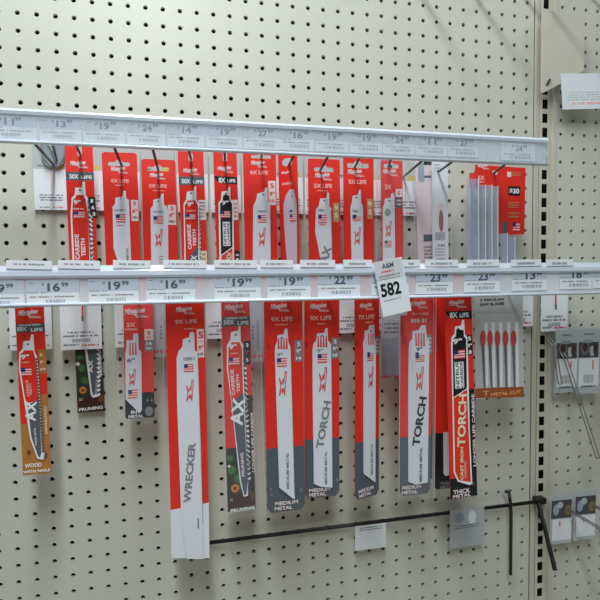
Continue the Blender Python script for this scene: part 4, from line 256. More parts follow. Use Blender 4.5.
{'key': 'label', 'name': 'hook_label', 'cat': 'label', 'label': 'white picture label with red blade drawing, behind the clear-sleeved short pack', 'group': 'picture labels behind the lower hooks', 'D': 0.6, 'X': 6.95, 'Z': -10.9, 'roll': 0.0, 'w': 2.24, 'L': 4.3, 'up': 0, 'col': 'paper', 'rnd': 0.0, 'ch': 0.0, 'th': 0.012, 'f': [['p', [[0.054, -2.359], [0.151, -2.359], [0.151, -1.642], [0.054, -1.642]], 'redpr'], ['p', [[0.03, -2.658], [0.156, -2.658], [0.156, -2.359], [0.03, -2.359]], 'slate'], ['greek', 0.006, -3.295, 1.458, 0.143, 1, 'slate', 5], ['greek', 0.001, -3.505, 1.944, 0.143, 1, 'slate', 6], ['bars', -0.005, -3.775, 0.973, 0.2, 'slate', 4], ['greek', -0.541, -4.014, 0.852, 0.125, 1, 'slate', 4], ['greek', 0.488, -4.056, 0.98, 0.127, 1, 'redpr', 4]], 'blade': []},
{'key': 'label', 'name': 'hook_label', 'cat': 'label', 'label': 'white picture label with red blade drawing, behind the WRECKER pack', 'group': 'picture labels behind the lower hooks', 'D': 0.6, 'X': 9.6, 'Z': -10.9, 'roll': -0.0, 'w': 2.24, 'L': 4.4, 'up': 0, 'col': 'paper', 'rnd': 0.0, 'ch': 0.0, 'th': 0.012, 'f': [['p', [[0.052, -2.366], [0.153, -2.366], [0.153, -1.635], [0.052, -1.635]], 'redpr'], ['p', [[0.03, -2.671], [0.161, -2.671], [0.161, -2.366], [0.03, -2.366]], 'slate'], ['greek', 0.005, -3.39, 1.458, 0.149, 1, 'slate', 5], ['greek', 0.001, -3.604, 1.945, 0.149, 1, 'slate', 6], ['bars', -0.005, -3.879, 0.973, 0.208, 'slate', 4], ['greek', -0.544, -4.114, 0.847, 0.13, 1, 'slate', 4], ['greek', 0.488, -4.156, 0.98, 0.132, 1, 'redpr', 4]], 'blade': []},
{'key': 'label', 'name': 'hook_label', 'cat': 'label', 'label': 'white picture label with red blade drawing, behind the pruning AX pack', 'group': 'picture labels behind the lower hooks', 'D': 0.6, 'X': 12.3, 'Z': -10.9, 'roll': 0.0, 'w': 2.24, 'L': 4.0, 'up': 0, 'col': 'paper', 'rnd': 0.0, 'ch': 0.0, 'th': 0.012, 'f': [['p', [[0.051, -2.373], [0.156, -2.373], [0.156, -1.628], [0.051, -1.628]], 'redpr'], ['p', [[0.029, -2.684], [0.165, -2.684], [0.165, -2.373], [0.029, -2.373]], 'slate'], ['greek', 0.005, -2.985, 1.457, 0.154, 1, 'slate', 5], ['greek', 0.001, -3.203, 1.944, 0.154, 1, 'slate', 6], ['bars', -0.004, -3.484, 0.972, 0.216, 'slate', 4], ['greek', -0.546, -3.716, 0.842, 0.135, 1, 'slate', 4], ['greek', 0.488, -3.754, 0.979, 0.137, 1, 'redpr', 4]], 'blade': []},
{'key': 'label', 'name': 'hook_label', 'cat': 'label', 'label': 'white picture label with red blade drawing, behind the plain white blade medium metal pack', 'group': 'picture labels behind the lower hooks', 'D': 0.6, 'X': 15.0, 'Z': -10.9, 'roll': 0.0, 'w': 2.24, 'L': 4.0, 'up': 0, 'col': 'paper', 'rnd': 0.0, 'ch': 0.0, 'th': 0.012, 'f': [['p', [[0.049, -2.38], [0.158, -2.38], [0.158, -1.621], [0.049, -1.621]], 'redpr'], ['p', [[0.029, -2.697], [0.17, -2.697], [0.17, -2.38], [0.029, -2.38]], 'slate'], ['greek', 0.004, -2.98, 1.457, 0.16, 1, 'slate', 5], ['greek', 0.001, -3.202, 1.944, 0.16, 1, 'slate', 6], ['bars', -0.003, -3.488, 0.972, 0.224, 'slate', 4], ['greek', -0.548, -3.717, 0.838, 0.14, 1, 'slate', 4], ['greek', 0.488, -3.754, 0.979, 0.142, 1, 'redpr', 4]], 'blade': []},
{'key': 'label', 'name': 'hook_label', 'cat': 'label', 'label': 'white picture label with red blade drawing, behind the turned pack left of the number tag', 'group': 'picture labels behind the lower hooks', 'D': 0.6, 'X': 20.75, 'Z': -10.9, 'roll': 0.0, 'w': 2.24, 'L': 3.95, 'up': 0, 'col': 'paper', 'rnd': 0.0, 'ch': 0.0, 'th': 0.012, 'f': [['p', [[0.045, -2.395], [0.162, -2.395], [0.162, -1.605], [0.045, -1.605]], 'redpr'], ['p', [[0.027, -2.724], [0.18, -2.724], [0.18, -2.395], [0.027, -2.395]], 'slate'], ['greek', 0.002, -2.92, 1.457, 0.173, 1, 'slate', 5], ['greek', 0.0, -3.151, 1.943, 0.173, 1, 'slate', 6], ['bars', -0.001, -3.447, 0.972, 0.242, 'slate', 4], ['greek', -0.553, -3.668, 0.828, 0.151, 1, 'slate', 4], ['greek', 0.488, -3.703, 0.979, 0.153, 1, 'redpr', 4]], 'blade': []},
{'key': 'label', 'name': 'hook_label', 'cat': 'label', 'label': 'white picture label with red blade drawing, behind the clear pack under the number tag', 'group': 'picture labels behind the lower hooks', 'D': 0.6, 'X': 23.2, 'Z': -10.9, 'roll': 0.0, 'w': 2.24, 'L': 3.8, 'up': 0, 'col': 'paper', 'rnd': 0.0, 'ch': 0.0, 'th': 0.012, 'f': [['p', [[0.043, -2.401], [0.164, -2.401], [0.164, -1.599], [0.043, -1.599]], 'redpr'], ['p', [[0.027, -2.736], [0.184, -2.736], [0.184, -2.401], [0.027, -2.401]], 'slate'], ['greek', 0.001, -2.765, 1.457, 0.179, 1, 'slate', 5], ['greek', 0.0, -3.0, 1.943, 0.179, 1, 'slate', 6], ['bars', -0.001, -3.301, 0.972, 0.25, 'slate', 4], ['greek', -0.555, -3.519, 0.823, 0.156, 1, 'slate', 4], ['greek', 0.487, -3.553, 0.978, 0.158, 1, 'redpr', 4]], 'blade': []},
{'key': 'label', 'name': 'hook_label', 'cat': 'label', 'label': 'white picture label with red blade drawing, just right of the grey jigsaw pack', 'group': 'picture labels behind the lower hooks', 'D': 0.6, 'X': 33.15, 'Z': -10.9, 'roll': 0.0, 'w': 2.24, 'L': 3.95, 'up': 0, 'col': 'paper', 'rnd': 0.0, 'ch': 0.0, 'th': 0.012, 'f': [['p', [[0.035, -2.427], [0.173, -2.427], [0.173, -1.573], [0.035, -1.573]], 'redpr'], ['p', [[0.025, -2.784], [0.204, -2.784], [0.204, -2.427], [0.025, -2.427]], 'slate'], ['greek', -0.003, -2.897, 1.457, 0.203, 1, 'slate', 5], ['greek', -0.001, -3.146, 1.943, 0.203, 1, 'slate', 6], ['bars', 0.003, -3.468, 0.972, 0.284, 'slate', 4], ['greek', -0.565, -3.669, 0.804, 0.177, 1, 'slate', 4], ['greek', 0.487, -3.702, 0.978, 0.18, 1, 'redpr', 4]], 'blade': []},
{'key': 'label', 'name': 'hook_label', 'cat': 'label', 'label': 'white picture label with red blade drawing, over the slotted upright', 'group': 'picture labels behind the lower hooks', 'D': 0.8, 'X': 35.87, 'Z': -10.9, 'roll': 0.0, 'w': 2.24, 'L': 4.35, 'up': 0, 'col': 'paper', 'rnd': 0.0, 'ch': 0.0, 'th': 0.012, 'f': [['p', [[0.033, -2.432], [0.175, -2.432], [0.175, -1.568], [0.033, -1.568]], 'redpr'], ['p', [[0.025, -2.793], [0.209, -2.793], [0.209, -2.432], [0.025, -2.432]], 'slate'], ['greek', -0.004, -3.293, 1.458, 0.209, 1, 'slate', 5], ['greek', -0.001, -3.546, 1.944, 0.209, 1, 'slate', 6], ['bars', 0.004, -3.871, 0.973, 0.293, 'slate', 4], ['greek', -0.568, -4.068, 0.8, 0.183, 1, 'slate', 4], ['greek', 0.488, -4.104, 0.979, 0.185, 1, 'redpr', 4]], 'blade': []},
{'key': 'tag', 'name': 'price_tag', 'cat': 'price tag', 'label': 'white $11 price tag at the cut-off left end of the upper rail', 'group': 'price tags in the upper rail', 'D': 6.02, 'X': 1.943, 'Z': -3.374, 'roll': 0, 'w': 2.379, 'L': 1.165, 'up': 0, 'col': 'paper', 'rnd': 0.0, 'ch': 0.0, 'th': 0.012, 'f': [['p', [[-1.19, -0.57], [1.19, -0.57], [1.19, 0.001], [-1.19, 0.001]], 'tagblue'], ['t', '11', 0.029, -0.334, 0.312, 0.43, 0, 'slate'], ['t', '$', -0.338, -0.262, 0.192, 0.102, 0, 'slate'], ['t', '99', 0.404, -0.196, 0.184, 0.251, 0, 'slate'], ['greek', -1.001, -0.23, 0.209, 0.042, 1, 'slate', 2], ['greek', -0.709, -0.62, 0.883, 0.042, 1, 'slate', 3], ['greek', -0.056, -0.743, 2.128, 0.075, 1, 'grey', 8], ['bars', 0.072, -0.931, 0.768, 0.14, 'grey', 9]], 'blade': []},
{'key': 'tag', 'name': 'price_tag', 'cat': 'price tag', 'label': 'white $13 price tag above the leftmost upper picture label', 'group': 'price tags in the upper rail', 'D': 6.02, 'X': 4.192, 'Z': -3.365, 'roll': 0, 'w': 1.86, 'L': 1.156, 'up': 0, 'col': 'paper', 'rnd': 0.0, 'ch': 0.0, 'th': 0.012, 'f': [['p', [[-0.93, -0.566], [0.93, -0.566], [0.93, 0.0], [-0.93, 0.0]], 'tagblue'], ['t', '13', 0.036, -0.331, 0.316, 0.436, 0, 'slate'], ['t', '$', -0.337, -0.259, 0.195, 0.106, 0, 'slate'], ['t', '99', 0.416, -0.195, 0.186, 0.254, 0, 'slate'], ['greek', -0.733, -0.201, 0.219, 0.043, 1, 'slate', 2], ['greek', -0.58, -0.602, 0.615, 0.043, 1, 'slate', 3], ['greek', -0.052, -0.737, 1.596, 0.076, 1, 'grey', 8], ['bars', 0.081, -0.924, 0.8, 0.142, 'grey', 9]], 'blade': []},
{'key': 'tag', 'name': 'price_tag', 'cat': 'price tag', 'label': 'white $19 price tag above the second upper pack', 'group': 'price tags in the upper rail', 'D': 6.02, 'X': 6.151, 'Z': -3.357, 'roll': 0, 'w': 1.881, 'L': 1.151, 'up': 0, 'col': 'paper', 'rnd': 0.0, 'ch': 0.0, 'th': 0.012, 'f': [['p', [[-0.941, -0.563], [0.941, -0.563], [0.941, 0.0], [-0.941, 0.0]], 'tagblue'], ['t', '19', 0.038, -0.33, 0.32, 0.442, 0, 'slate'], ['t', '$', -0.342, -0.257, 0.197, 0.11, 0, 'slate'], ['t', '99', 0.422, -0.195, 0.189, 0.258, 0, 'slate'], ['greek', -0.736, -0.198, 0.227, 0.044, 1, 'slate', 2], ['greek', -0.59, -0.598, 0.614, 0.044, 1, 'slate', 3], ['greek', -0.054, -0.734, 1.608, 0.077, 1, 'grey', 8], ['bars', 0.084, -0.92, 0.829, 0.144, 'grey', 9]], 'blade': []},
{'key': 'tag', 'name': 'price_tag', 'cat': 'price tag', 'label': 'white $24 price tag above the third upper pack', 'group': 'price tags in the upper rail', 'D': 6.02, 'X': 8.133, 'Z': -3.349, 'roll': 0, 'w': 1.806, 'L': 1.146, 'up': 0, 'col': 'paper', 'rnd': 0.0, 'ch': 0.0, 'th': 0.012, 'f': [['p', [[-0.903, -0.561], [0.903, -0.561], [0.903, 0.0], [-0.903, 0.0]], 'tagblue'], ['t', '24', 0.04, -0.328, 0.324, 0.447, 0, 'slate'], ['t', '$', -0.346, -0.255, 0.2, 0.114, 0, 'slate'], ['t', '99', 0.43, -0.195, 0.191, 0.261, 0, 'slate'], ['greek', -0.691, -0.191, 0.235, 0.044, 1, 'slate', 2], ['greek', -0.574, -0.592, 0.566, 0.044, 1, 'slate', 3], ['greek', -0.055, -0.731, 1.522, 0.078, 1, 'grey', 8], ['bars', 0.088, -0.915, 0.859, 0.146, 'grey', 9]], 'blade': []},
{'key': 'tag', 'name': 'price_tag', 'cat': 'price tag', 'label': 'white $14 price tag left of a $19 tag, above the fourth upper pack', 'group': 'price tags in the upper rail', 'D': 6.02, 'X': 10.04, 'Z': -3.342, 'roll': 0, 'w': 1.818, 'L': 1.141, 'up': 0, 'col': 'paper', 'rnd': 0.0, 'ch': 0.0, 'th': 0.012, 'f': [['p', [[-0.909, -0.558], [0.909, -0.558], [0.909, 0.0], [-0.909, 0.0]], 'tagblue'], ['t', '14', 0.042, -0.327, 0.328, 0.453, 0, 'slate'], ['t', '$', -0.35, -0.253, 0.202, 0.117, 0, 'slate'], ['t', '99', 0.437, -0.196, 0.194, 0.264, 0, 'slate'], ['greek', -0.69, -0.187, 0.243, 0.045, 1, 'slate', 2], ['greek', -0.581, -0.588, 0.56, 0.045, 1, 'slate', 3], ['greek', -0.056, -0.728, 1.524, 0.079, 1, 'grey', 8], ['bars', 0.091, -0.912, 0.888, 0.147, 'grey', 9]], 'blade': []},
{'key': 'tag', 'name': 'price_tag', 'cat': 'price tag', 'label': 'white $19 price tag right of the $14 tag on the upper rail', 'group': 'price tags in the upper rail', 'D': 6.02, 'X': 11.962, 'Z': -3.334, 'roll': 0, 'w': 1.828, 'L': 1.136, 'up': 0, 'col': 'paper', 'rnd': 0.0, 'ch': 0.0, 'th': 0.012, 'f': [['p', [[-0.914, -0.556], [0.914, -0.556], [0.914, 0.0], [-0.914, 0.0]], 'tagblue'], ['t', '19', 0.044, -0.326, 0.332, 0.459, 0, 'slate'], ['t', '$', -0.354, -0.251, 0.205, 0.121, 0, 'slate'], ['t', '99', 0.443, -0.196, 0.196, 0.268, 0, 'slate'], ['greek', -0.688, -0.184, 0.251, 0.045, 1, 'slate', 2], ['greek', -0.588, -0.584, 0.554, 0.045, 1, 'slate', 3], ['greek', -0.058, -0.725, 1.524, 0.08, 1, 'grey', 8], ['bars', 0.095, -0.908, 0.917, 0.149, 'grey', 9]], 'blade': []},
{'key': 'tag', 'name': 'price_tag', 'cat': 'price tag', 'label': 'white $27 price tag above the 6X LIFE pack, left of the $16 tag', 'group': 'price tags in the upper rail', 'D': 6.02, 'X': 13.896, 'Z': -3.326, 'roll': 0, 'w': 1.941, 'L': 1.132, 'up': 0, 'col': 'paper', 'rnd': 0.0, 'ch': 0.0, 'th': 0.012, 'f': [['p', [[-0.971, -0.554], [0.971, -0.554], [0.971, 0.0], [-0.971, 0.0]], 'tagblue'], ['t', '27', 0.045, -0.325, 0.337, 0.464, 0, 'slate'], ['t', '$', -0.359, -0.249, 0.207, 0.125, 0, 'slate'], ['t', '99', 0.449, -0.196, 0.199, 0.271, 0, 'slate'], ['greek', -0.737, -0.184, 0.259, 0.046, 1, 'slate', 2], ['greek', -0.621, -0.582, 0.598, 0.046, 1, 'slate', 3], ['greek', -0.06, -0.722, 1.627, 0.081, 1, 'grey', 8], ['bars', 0.097, -0.905, 0.948, 0.151, 'grey', 9]], 'blade': []},
{'key': 'tag', 'name': 'price_tag', 'cat': 'price tag', 'label': 'white $16 price tag on the upper rail', 'group': 'price tags in the upper rail', 'D': 6.02, 'X': 15.786, 'Z': -3.319, 'roll': 0, 'w': 1.841, 'L': 1.127, 'up': 0, 'col': 'paper', 'rnd': 0.0, 'ch': 0.0, 'th': 0.012, 'f': [['p', [[-0.92, -0.551], [0.92, -0.551], [0.92, 0.0], [-0.92, 0.0]], 'tagblue'], ['t', '16', 0.047, -0.323, 0.34, 0.47, 0, 'slate'], ['t', '$', -0.362, -0.247, 0.21, 0.129, 0, 'slate'], ['t', '99', 0.456, -0.197, 0.201, 0.274, 0, 'slate'], ['greek', -0.68, -0.177, 0.268, 0.046, 1, 'slate', 2], ['greek', -0.6, -0.576, 0.537, 0.046, 1, 'slate', 3], ['greek', -0.061, -0.718, 1.516, 0.082, 1, 'grey', 8], ['bars', 0.101, -0.901, 0.978, 0.153, 'grey', 9]], 'blade': []},
{'key': 'tag', 'name': 'price_tag', 'cat': 'price tag', 'label': 'white $19 price tag first of two neighbouring $19 tags after the $16 tag', 'group': 'price tags in the upper rail', 'D': 6.02, 'X': 17.681, 'Z': -3.311, 'roll': 0, 'w': 1.843, 'L': 1.122, 'up': 0, 'col': 'paper', 'rnd': 0.0, 'ch': 0.0, 'th': 0.012, 'f': [['p', [[-0.922, -0.549], [0.922, -0.549], [0.922, 0.0], [-0.922, 0.0]], 'tagblue'], ['t', '19', 0.049, -0.322, 0.344, 0.475, 0, 'slate'], ['t', '$', -0.366, -0.245, 0.212, 0.133, 0, 'slate'], ['t', '99', 0.463, -0.197, 0.203, 0.277, 0, 'slate'], ['greek', -0.673, -0.174, 0.276, 0.047, 1, 'slate', 2], ['greek', -0.604, -0.571, 0.526, 0.047, 1, 'slate', 3], ['greek', -0.063, -0.715, 1.508, 0.083, 1, 'grey', 8], ['bars', 0.105, -0.897, 1.008, 0.155, 'grey', 9]], 'blade': []},
{'key': 'tag', 'name': 'price_tag', 'cat': 'price tag', 'label': 'white $19 price tag second of two neighbouring $19 tags before the $24 tag', 'group': 'price tags in the upper rail', 'D': 6.02, 'X': 19.637, 'Z': -3.303, 'roll': 0, 'w': 1.844, 'L': 1.118, 'up': 0, 'col': 'paper', 'rnd': 0.0, 'ch': 0.0, 'th': 0.012, 'f': [['p', [[-0.922, -0.547], [0.922, -0.547], [0.922, 0.0], [-0.922, 0.0]], 'tagblue'], ['t', '19', 0.051, -0.321, 0.348, 0.48, 0, 'slate'], ['t', '$', -0.371, -0.243, 0.215, 0.138, 0, 'slate'], ['t', '99', 0.47, -0.198, 0.205, 0.28, 0, 'slate'], ['greek', -0.666, -0.17, 0.285, 0.047, 1, 'slate', 2], ['greek', -0.609, -0.567, 0.514, 0.048, 1, 'slate', 3], ['greek', -0.064, -0.712, 1.499, 0.084, 1, 'grey', 8], ['bars', 0.109, -0.894, 1.041, 0.156, 'grey', 9]], 'blade': []},
{'key': 'tag', 'name': 'price_tag', 'cat': 'price tag', 'label': 'white $24 price tag right half of the upper rail after two $19 tags', 'group': 'price tags in the upper rail', 'D': 6.02, 'X': 21.537, 'Z': -3.296, 'roll': 0, 'w': 1.841, 'L': 1.113, 'up': 0, 'col': 'paper', 'rnd': 0.0, 'ch': 0.0, 'th': 0.012, 'f': [['p', [[-0.921, -0.545], [0.921, -0.545], [0.921, 0.0], [-0.921, 0.0]], 'tagblue'], ['t', '24', 0.053, -0.319, 0.352, 0.486, 0, 'slate'], ['t', '$', -0.374, -0.241, 0.217, 0.142, 0, 'slate'], ['t', '99', 0.476, -0.198, 0.208, 0.283, 0, 'slate'], ['greek', -0.656, -0.166, 0.294, 0.048, 1, 'slate', 2], ['greek', -0.613, -0.563, 0.5, 0.048, 1, 'slate', 3], ['greek', -0.066, -0.709, 1.485, 0.085, 1, 'grey', 8], ['bars', 0.112, -0.89, 1.072, 0.158, 'grey', 9]], 'blade': []},
{'key': 'tag', 'name': 'price_tag', 'cat': 'price tag', 'label': 'white $11 price tag right half of the upper rail before the last $27', 'group': 'price tags in the upper rail', 'D': 6.02, 'X': 23.511, 'Z': -3.288, 'roll': 0, 'w': 1.93, 'L': 1.109, 'up': 0, 'col': 'paper', 'rnd': 0.0, 'ch': 0.0, 'th': 0.012, 'f': [['p', [[-0.965, -0.542], [0.965, -0.542], [0.965, 0.0], [-0.965, 0.0]], 'tagblue'], ['t', '11', 0.054, -0.318, 0.356, 0.491, 0, 'slate'], ['t', '$', -0.379, -0.239, 0.219, 0.146, 0, 'slate'], ['t', '99', 0.482, -0.199, 0.21, 0.287, 0, 'slate'], ['greek', -0.692, -0.165, 0.303, 0.049, 1, 'slate', 2], ['greek', -0.64, -0.559, 0.531, 0.049, 1, 'slate', 3], ['greek', -0.068, -0.706, 1.562, 0.086, 1, 'grey', 8], ['bars', 0.115, -0.887, 1.106, 0.16, 'grey', 9]], 'blade': []},
{'key': 'tag', 'name': 'price_tag', 'cat': 'price tag', 'label': 'white $27 price tag last before the empty stretch of the upper rail', 'group': 'price tags in the upper rail', 'D': 6.02, 'X': 25.483, 'Z': -3.28, 'roll': 0, 'w': 1.895, 'L': 1.104, 'up': 0, 'col': 'paper', 'rnd': 0.0, 'ch': 0.0, 'th': 0.012, 'f': [['p', [[-0.947, -0.54], [0.947, -0.54], [0.947, 0.0], [-0.947, 0.0]], 'tagblue'], ['t', '27', 0.056, -0.317, 0.36, 0.496, 0, 'slate'], ['t', '$', -0.383, -0.236, 0.222, 0.151, 0, 'slate'], ['t', '99', 0.489, -0.199, 0.212, 0.29, 0, 'slate'], ['greek', -0.666, -0.161, 0.312, 0.049, 1, 'slate', 2], ['greek', -0.635, -0.554, 0.501, 0.049, 1, 'slate', 3], ['greek', -0.07, -0.703, 1.515, 0.087, 1, 'grey', 8], ['bars', 0.12, -0.883, 1.14, 0.162, 'grey', 9]], 'blade': []},
{'key': 'tag', 'name': 'price_tag', 'cat': 'price tag', 'label': 'faded $24 price tag alone at the right end of the upper rail', 'group': 'price tags in the upper rail', 'D': 6.02, 'X': 29.052, 'Z': -3.456, 'roll': 0, 'w': 2.266, 'L': 1.011, 'up': 0, 'col': 'paper', 'rnd': 0.0, 'ch': 0.0, 'th': 0.012, 'f': [['t', '24', 0.057, -0.291, 0.338, 0.467, 0, 'grey'], ['t', '$', -0.364, -0.214, 0.209, 0.159, 0, 'grey'], ['t', '99', 0.464, -0.186, 0.2, 0.272, 0, 'grey'], ['greek', -0.837, -0.15, 0.329, 0.046, 1, 'slate', 2], ['greek', -0.076, -0.644, 1.865, 0.082, 1, 'grey', 8], ['bars', 0.124, -0.81, 1.203, 0.152, 'grey', 9]], 'blade': []},
{'key': 'tag', 'name': 'price_tag', 'cat': 'price tag', 'label': 'white $19 price tag cut off at the left end of the lower rail', 'group': 'price tags in the lower rail', 'D': 6.02, 'X': 1.212, 'Z': -11.116, 'roll': 0, 'w': 2.304, 'L': 1.313, 'up': 0, 'col': 'paper', 'rnd': 0.0, 'ch': 0.0, 'th': 0.012, 'f': [['p', [[-1.152, -0.643], [1.152, -0.643], [1.152, -0.0], [-1.152, -0.0]], 'tagblue'], ['t', '19', 0.03, -0.38, 0.404, 0.558, 0, 'slate'], ['t', '$', -0.434, -0.271, 0.212, 0.101, 0, 'slate'], ['t', '99', 0.517, -0.253, 0.204, 0.326, 0, 'slate'], ['greek', -0.962, -0.177, 0.209, 0.047, 1, 'slate', 2], ['greek', -0.69, -0.641, 0.842, 0.047, 1, 'slate', 3], ['greek', -0.055, -0.834, 2.045, 0.083, 1, 'grey', 8], ['bars', 0.073, -1.056, 0.769, 0.155, 'grey', 9]], 'blade': []},
{'key': 'tag', 'name': 'price_tag', 'cat': 'price tag', 'label': 'white $16 price tag leftmost fully visible on the lower rail', 'group': 'price tags in the lower rail', 'D': 6.02, 'X': 3.631, 'Z': -11.09, 'roll': 0, 'w': 2.363, 'L': 1.31, 'up': 0, 'col': 'paper', 'rnd': 0.0, 'ch': 0.0, 'th': 0.012, 'f': [['p', [[-1.182, -0.641], [1.182, -0.641], [1.182, -0.0], [-1.182, -0.0]], 'tagblue'], ['t', '16', 0.032, -0.379, 0.412, 0.569, 0, 'slate'], ['t', '$', -0.443, -0.269, 0.216, 0.106, 0, 'slate'], ['t', '99', 0.529, -0.254, 0.208, 0.333, 0, 'slate'], ['greek', -0.983, -0.174, 0.219, 0.048, 1, 'slate', 2], ['greek', -0.71, -0.637, 0.858, 0.048, 1, 'slate', 3], ['greek', -0.057, -0.832, 2.093, 0.085, 1, 'grey', 8], ['bars', 0.077, -1.054, 0.804, 0.158, 'grey', 9]], 'blade': []},
{'key': 'tag', 'name': 'price_tag', 'cat': 'price tag', 'label': 'white $19 price tag above the gap left of the short 3X pack', 'group': 'price tags in the lower rail', 'D': 6.02, 'X': 6.404, 'Z': -11.06, 'roll': 0, 'w': 2.366, 'L': 1.306, 'up': 0, 'col': 'paper', 'rnd': 0.0, 'ch': 0.0, 'th': 0.012, 'f': [['p', [[-1.183, -0.639], [1.183, -0.639], [1.183, -0.0], [-1.183, -0.0]], 'tagblue'], ['t', '19', 0.035, -0.378, 0.421, 0.581, 0, 'slate'], ['t', '$', -0.452, -0.266, 0.221, 0.111, 0, 'slate'], ['t', '99', 0.542, -0.255, 0.212, 0.34, 0, 'slate'], ['greek', -0.975, -0.169, 0.23, 0.049, 1, 'slate', 2], ['greek', -0.716, -0.633, 0.844, 0.049, 1, 'slate', 3], ['greek', -0.059, -0.829, 2.083, 0.087, 1, 'grey', 8], ['bars', 0.081, -1.051, 0.845, 0.161, 'grey', 9]], 'blade': []},
{'key': 'tag', 'name': 'price_tag', 'cat': 'price tag', 'label': 'white $16 price tag above the WRECKER pack', 'group': 'price tags in the lower rail', 'D': 6.02, 'X': 9.148, 'Z': -11.03, 'roll': 0, 'w': 2.408, 'L': 1.302, 'up': 0, 'col': 'paper', 'rnd': 0.0, 'ch': 0.0, 'th': 0.012, 'f': [['p', [[-1.204, -0.638], [1.204, -0.638], [1.204, -0.0], [-1.204, -0.0]], 'tagblue'], ['t', '16', 0.037, -0.377, 0.43, 0.594, 0, 'slate'], ['t', '$', -0.462, -0.264, 0.226, 0.117, 0, 'slate'], ['t', '99', 0.555, -0.256, 0.217, 0.347, 0, 'slate'], ['greek', -0.986, -0.165, 0.241, 0.05, 1, 'slate', 2], ['greek', -0.732, -0.628, 0.849, 0.05, 1, 'slate', 3], ['greek', -0.062, -0.827, 2.111, 0.088, 1, 'grey', 8], ['bars', 0.086, -1.048, 0.886, 0.165, 'grey', 9]], 'blade': []},
{'key': 'tag', 'name': 'price_tag', 'cat': 'price tag', 'label': 'white $19 price tag above the pruning AX pack', 'group': 'price tags in the lower rail', 'D': 6.02, 'X': 12.519, 'Z': -10.993, 'roll': 0, 'w': 2.419, 'L': 1.297, 'up': 0, 'col': 'paper', 'rnd': 0.0, 'ch': 0.0, 'th': 0.012, 'f': [['p', [[-1.21, -0.635], [1.21, -0.635], [1.21, -0.0], [-1.21, -0.0]], 'tagblue'], ['t', '19', 0.04, -0.376, 0.441, 0.609, 0, 'slate'], ['t', '$', -0.473, -0.261, 0.232, 0.124, 0, 'slate'], ['t', '99', 0.571, -0.257, 0.223, 0.356, 0, 'slate'], ['greek', -0.979, -0.16, 0.256, 0.051, 1, 'slate', 2], ['greek', -0.742, -0.622, 0.835, 0.051, 1, 'slate', 3], ['greek', -0.064, -0.823, 2.106, 0.091, 1, 'grey', 8], ['bars', 0.092, -1.044, 0.939, 0.169, 'grey', 9]], 'blade': []},
{'key': 'tag', 'name': 'price_tag', 'cat': 'price tag', 'label': 'white $19 price tag above the two touching metal packs', 'group': 'price tags in the lower rail', 'D': 6.02, 'X': 15.256, 'Z': -10.964, 'roll': 0, 'w': 2.368, 'L': 1.293, 'up': 0, 'col': 'paper', 'rnd': 0.0, 'ch': 0.0, 'th': 0.012, 'f': [['p', [[-1.184, -0.633], [1.184, -0.633], [1.184, -0.0], [-1.184, -0.0]], 'tagblue'], ['t', '19', 0.043, -0.375, 0.45, 0.621, 0, 'slate'], ['t', '$', -0.481, -0.258, 0.236, 0.13, 0, 'slate'], ['t', '99', 0.585, -0.259, 0.227, 0.363, 0, 'slate'], ['greek', -0.942, -0.155, 0.268, 0.052, 1, 'slate', 2], ['greek', -0.735, -0.617, 0.793, 0.052, 1, 'slate', 3], ['greek', -0.066, -0.82, 2.04, 0.093, 1, 'grey', 8], ['bars', 0.098, -1.041, 0.982, 0.172, 'grey', 9]], 'blade': []},
{'key': 'tag', 'name': 'price_tag', 'cat': 'price tag', 'label': 'white $22 price tag left of the number tag', 'group': 'price tags in the lower rail', 'D': 6.02, 'X': 18.036, 'Z': -10.933, 'roll': 0, 'w': 2.419, 'L': 1.289, 'up': 0, 'col': 'paper', 'rnd': 0.0, 'ch': 0.0, 'th': 0.012, 'f': [['p', [[-1.21, -0.631], [1.21, -0.631], [1.21, -0.0], [-1.21, -0.0]], 'tagblue'], ['t', '22', 0.045, -0.374, 0.459, 0.633, 0, 'slate'], ['t', '$', -0.491, -0.255, 0.241, 0.136, 0, 'slate'], ['t', '99', 0.598, -0.26, 0.231, 0.37, 0, 'slate'], ['greek', -0.957, -0.151, 0.28, 0.053, 1, 'slate', 2], ['greek', -0.754, -0.613, 0.802, 0.053, 1, 'slate', 3], ['greek', -0.069, -0.817, 2.077, 0.094, 1, 'grey', 8], ['bars', 0.102, -1.038, 1.027, 0.176, 'grey', 9]], 'blade': []},
{'key': 'tag', 'name': 'price_tag', 'cat': 'price tag', 'label': 'white $19 price tag mostly hidden behind the hanging number tag', 'group': 'price tags in the lower rail', 'D': 6.02, 'X': 21.018, 'Z': -10.901, 'roll': 0, 'w': 2.267, 'L': 1.284, 'up': 0, 'col': 'paper', 'rnd': 0.0, 'ch': 0.0, 'th': 0.012, 'f': [['p', [[-1.134, -0.628], [1.134, -0.628], [1.134, -0.0], [-1.134, -0.0]], 'tagblue'], ['t', '19', 0.05, -0.372, 0.468, 0.646, 0, 'slate'], ['t', '$', -0.499, -0.252, 0.246, 0.142, 0, 'slate'], ['t', '99', 0.613, -0.262, 0.236, 0.378, 0, 'slate'], ['greek', -0.869, -0.147, 0.294, 0.054, 1, 'slate', 2], ['greek', -0.722, -0.607, 0.708, 0.054, 1, 'slate', 3], ['greek', -0.07, -0.814, 1.909, 0.096, 1, 'grey', 8], ['bars', 0.109, -1.035, 1.077, 0.179, 'grey', 9]], 'blade': []},
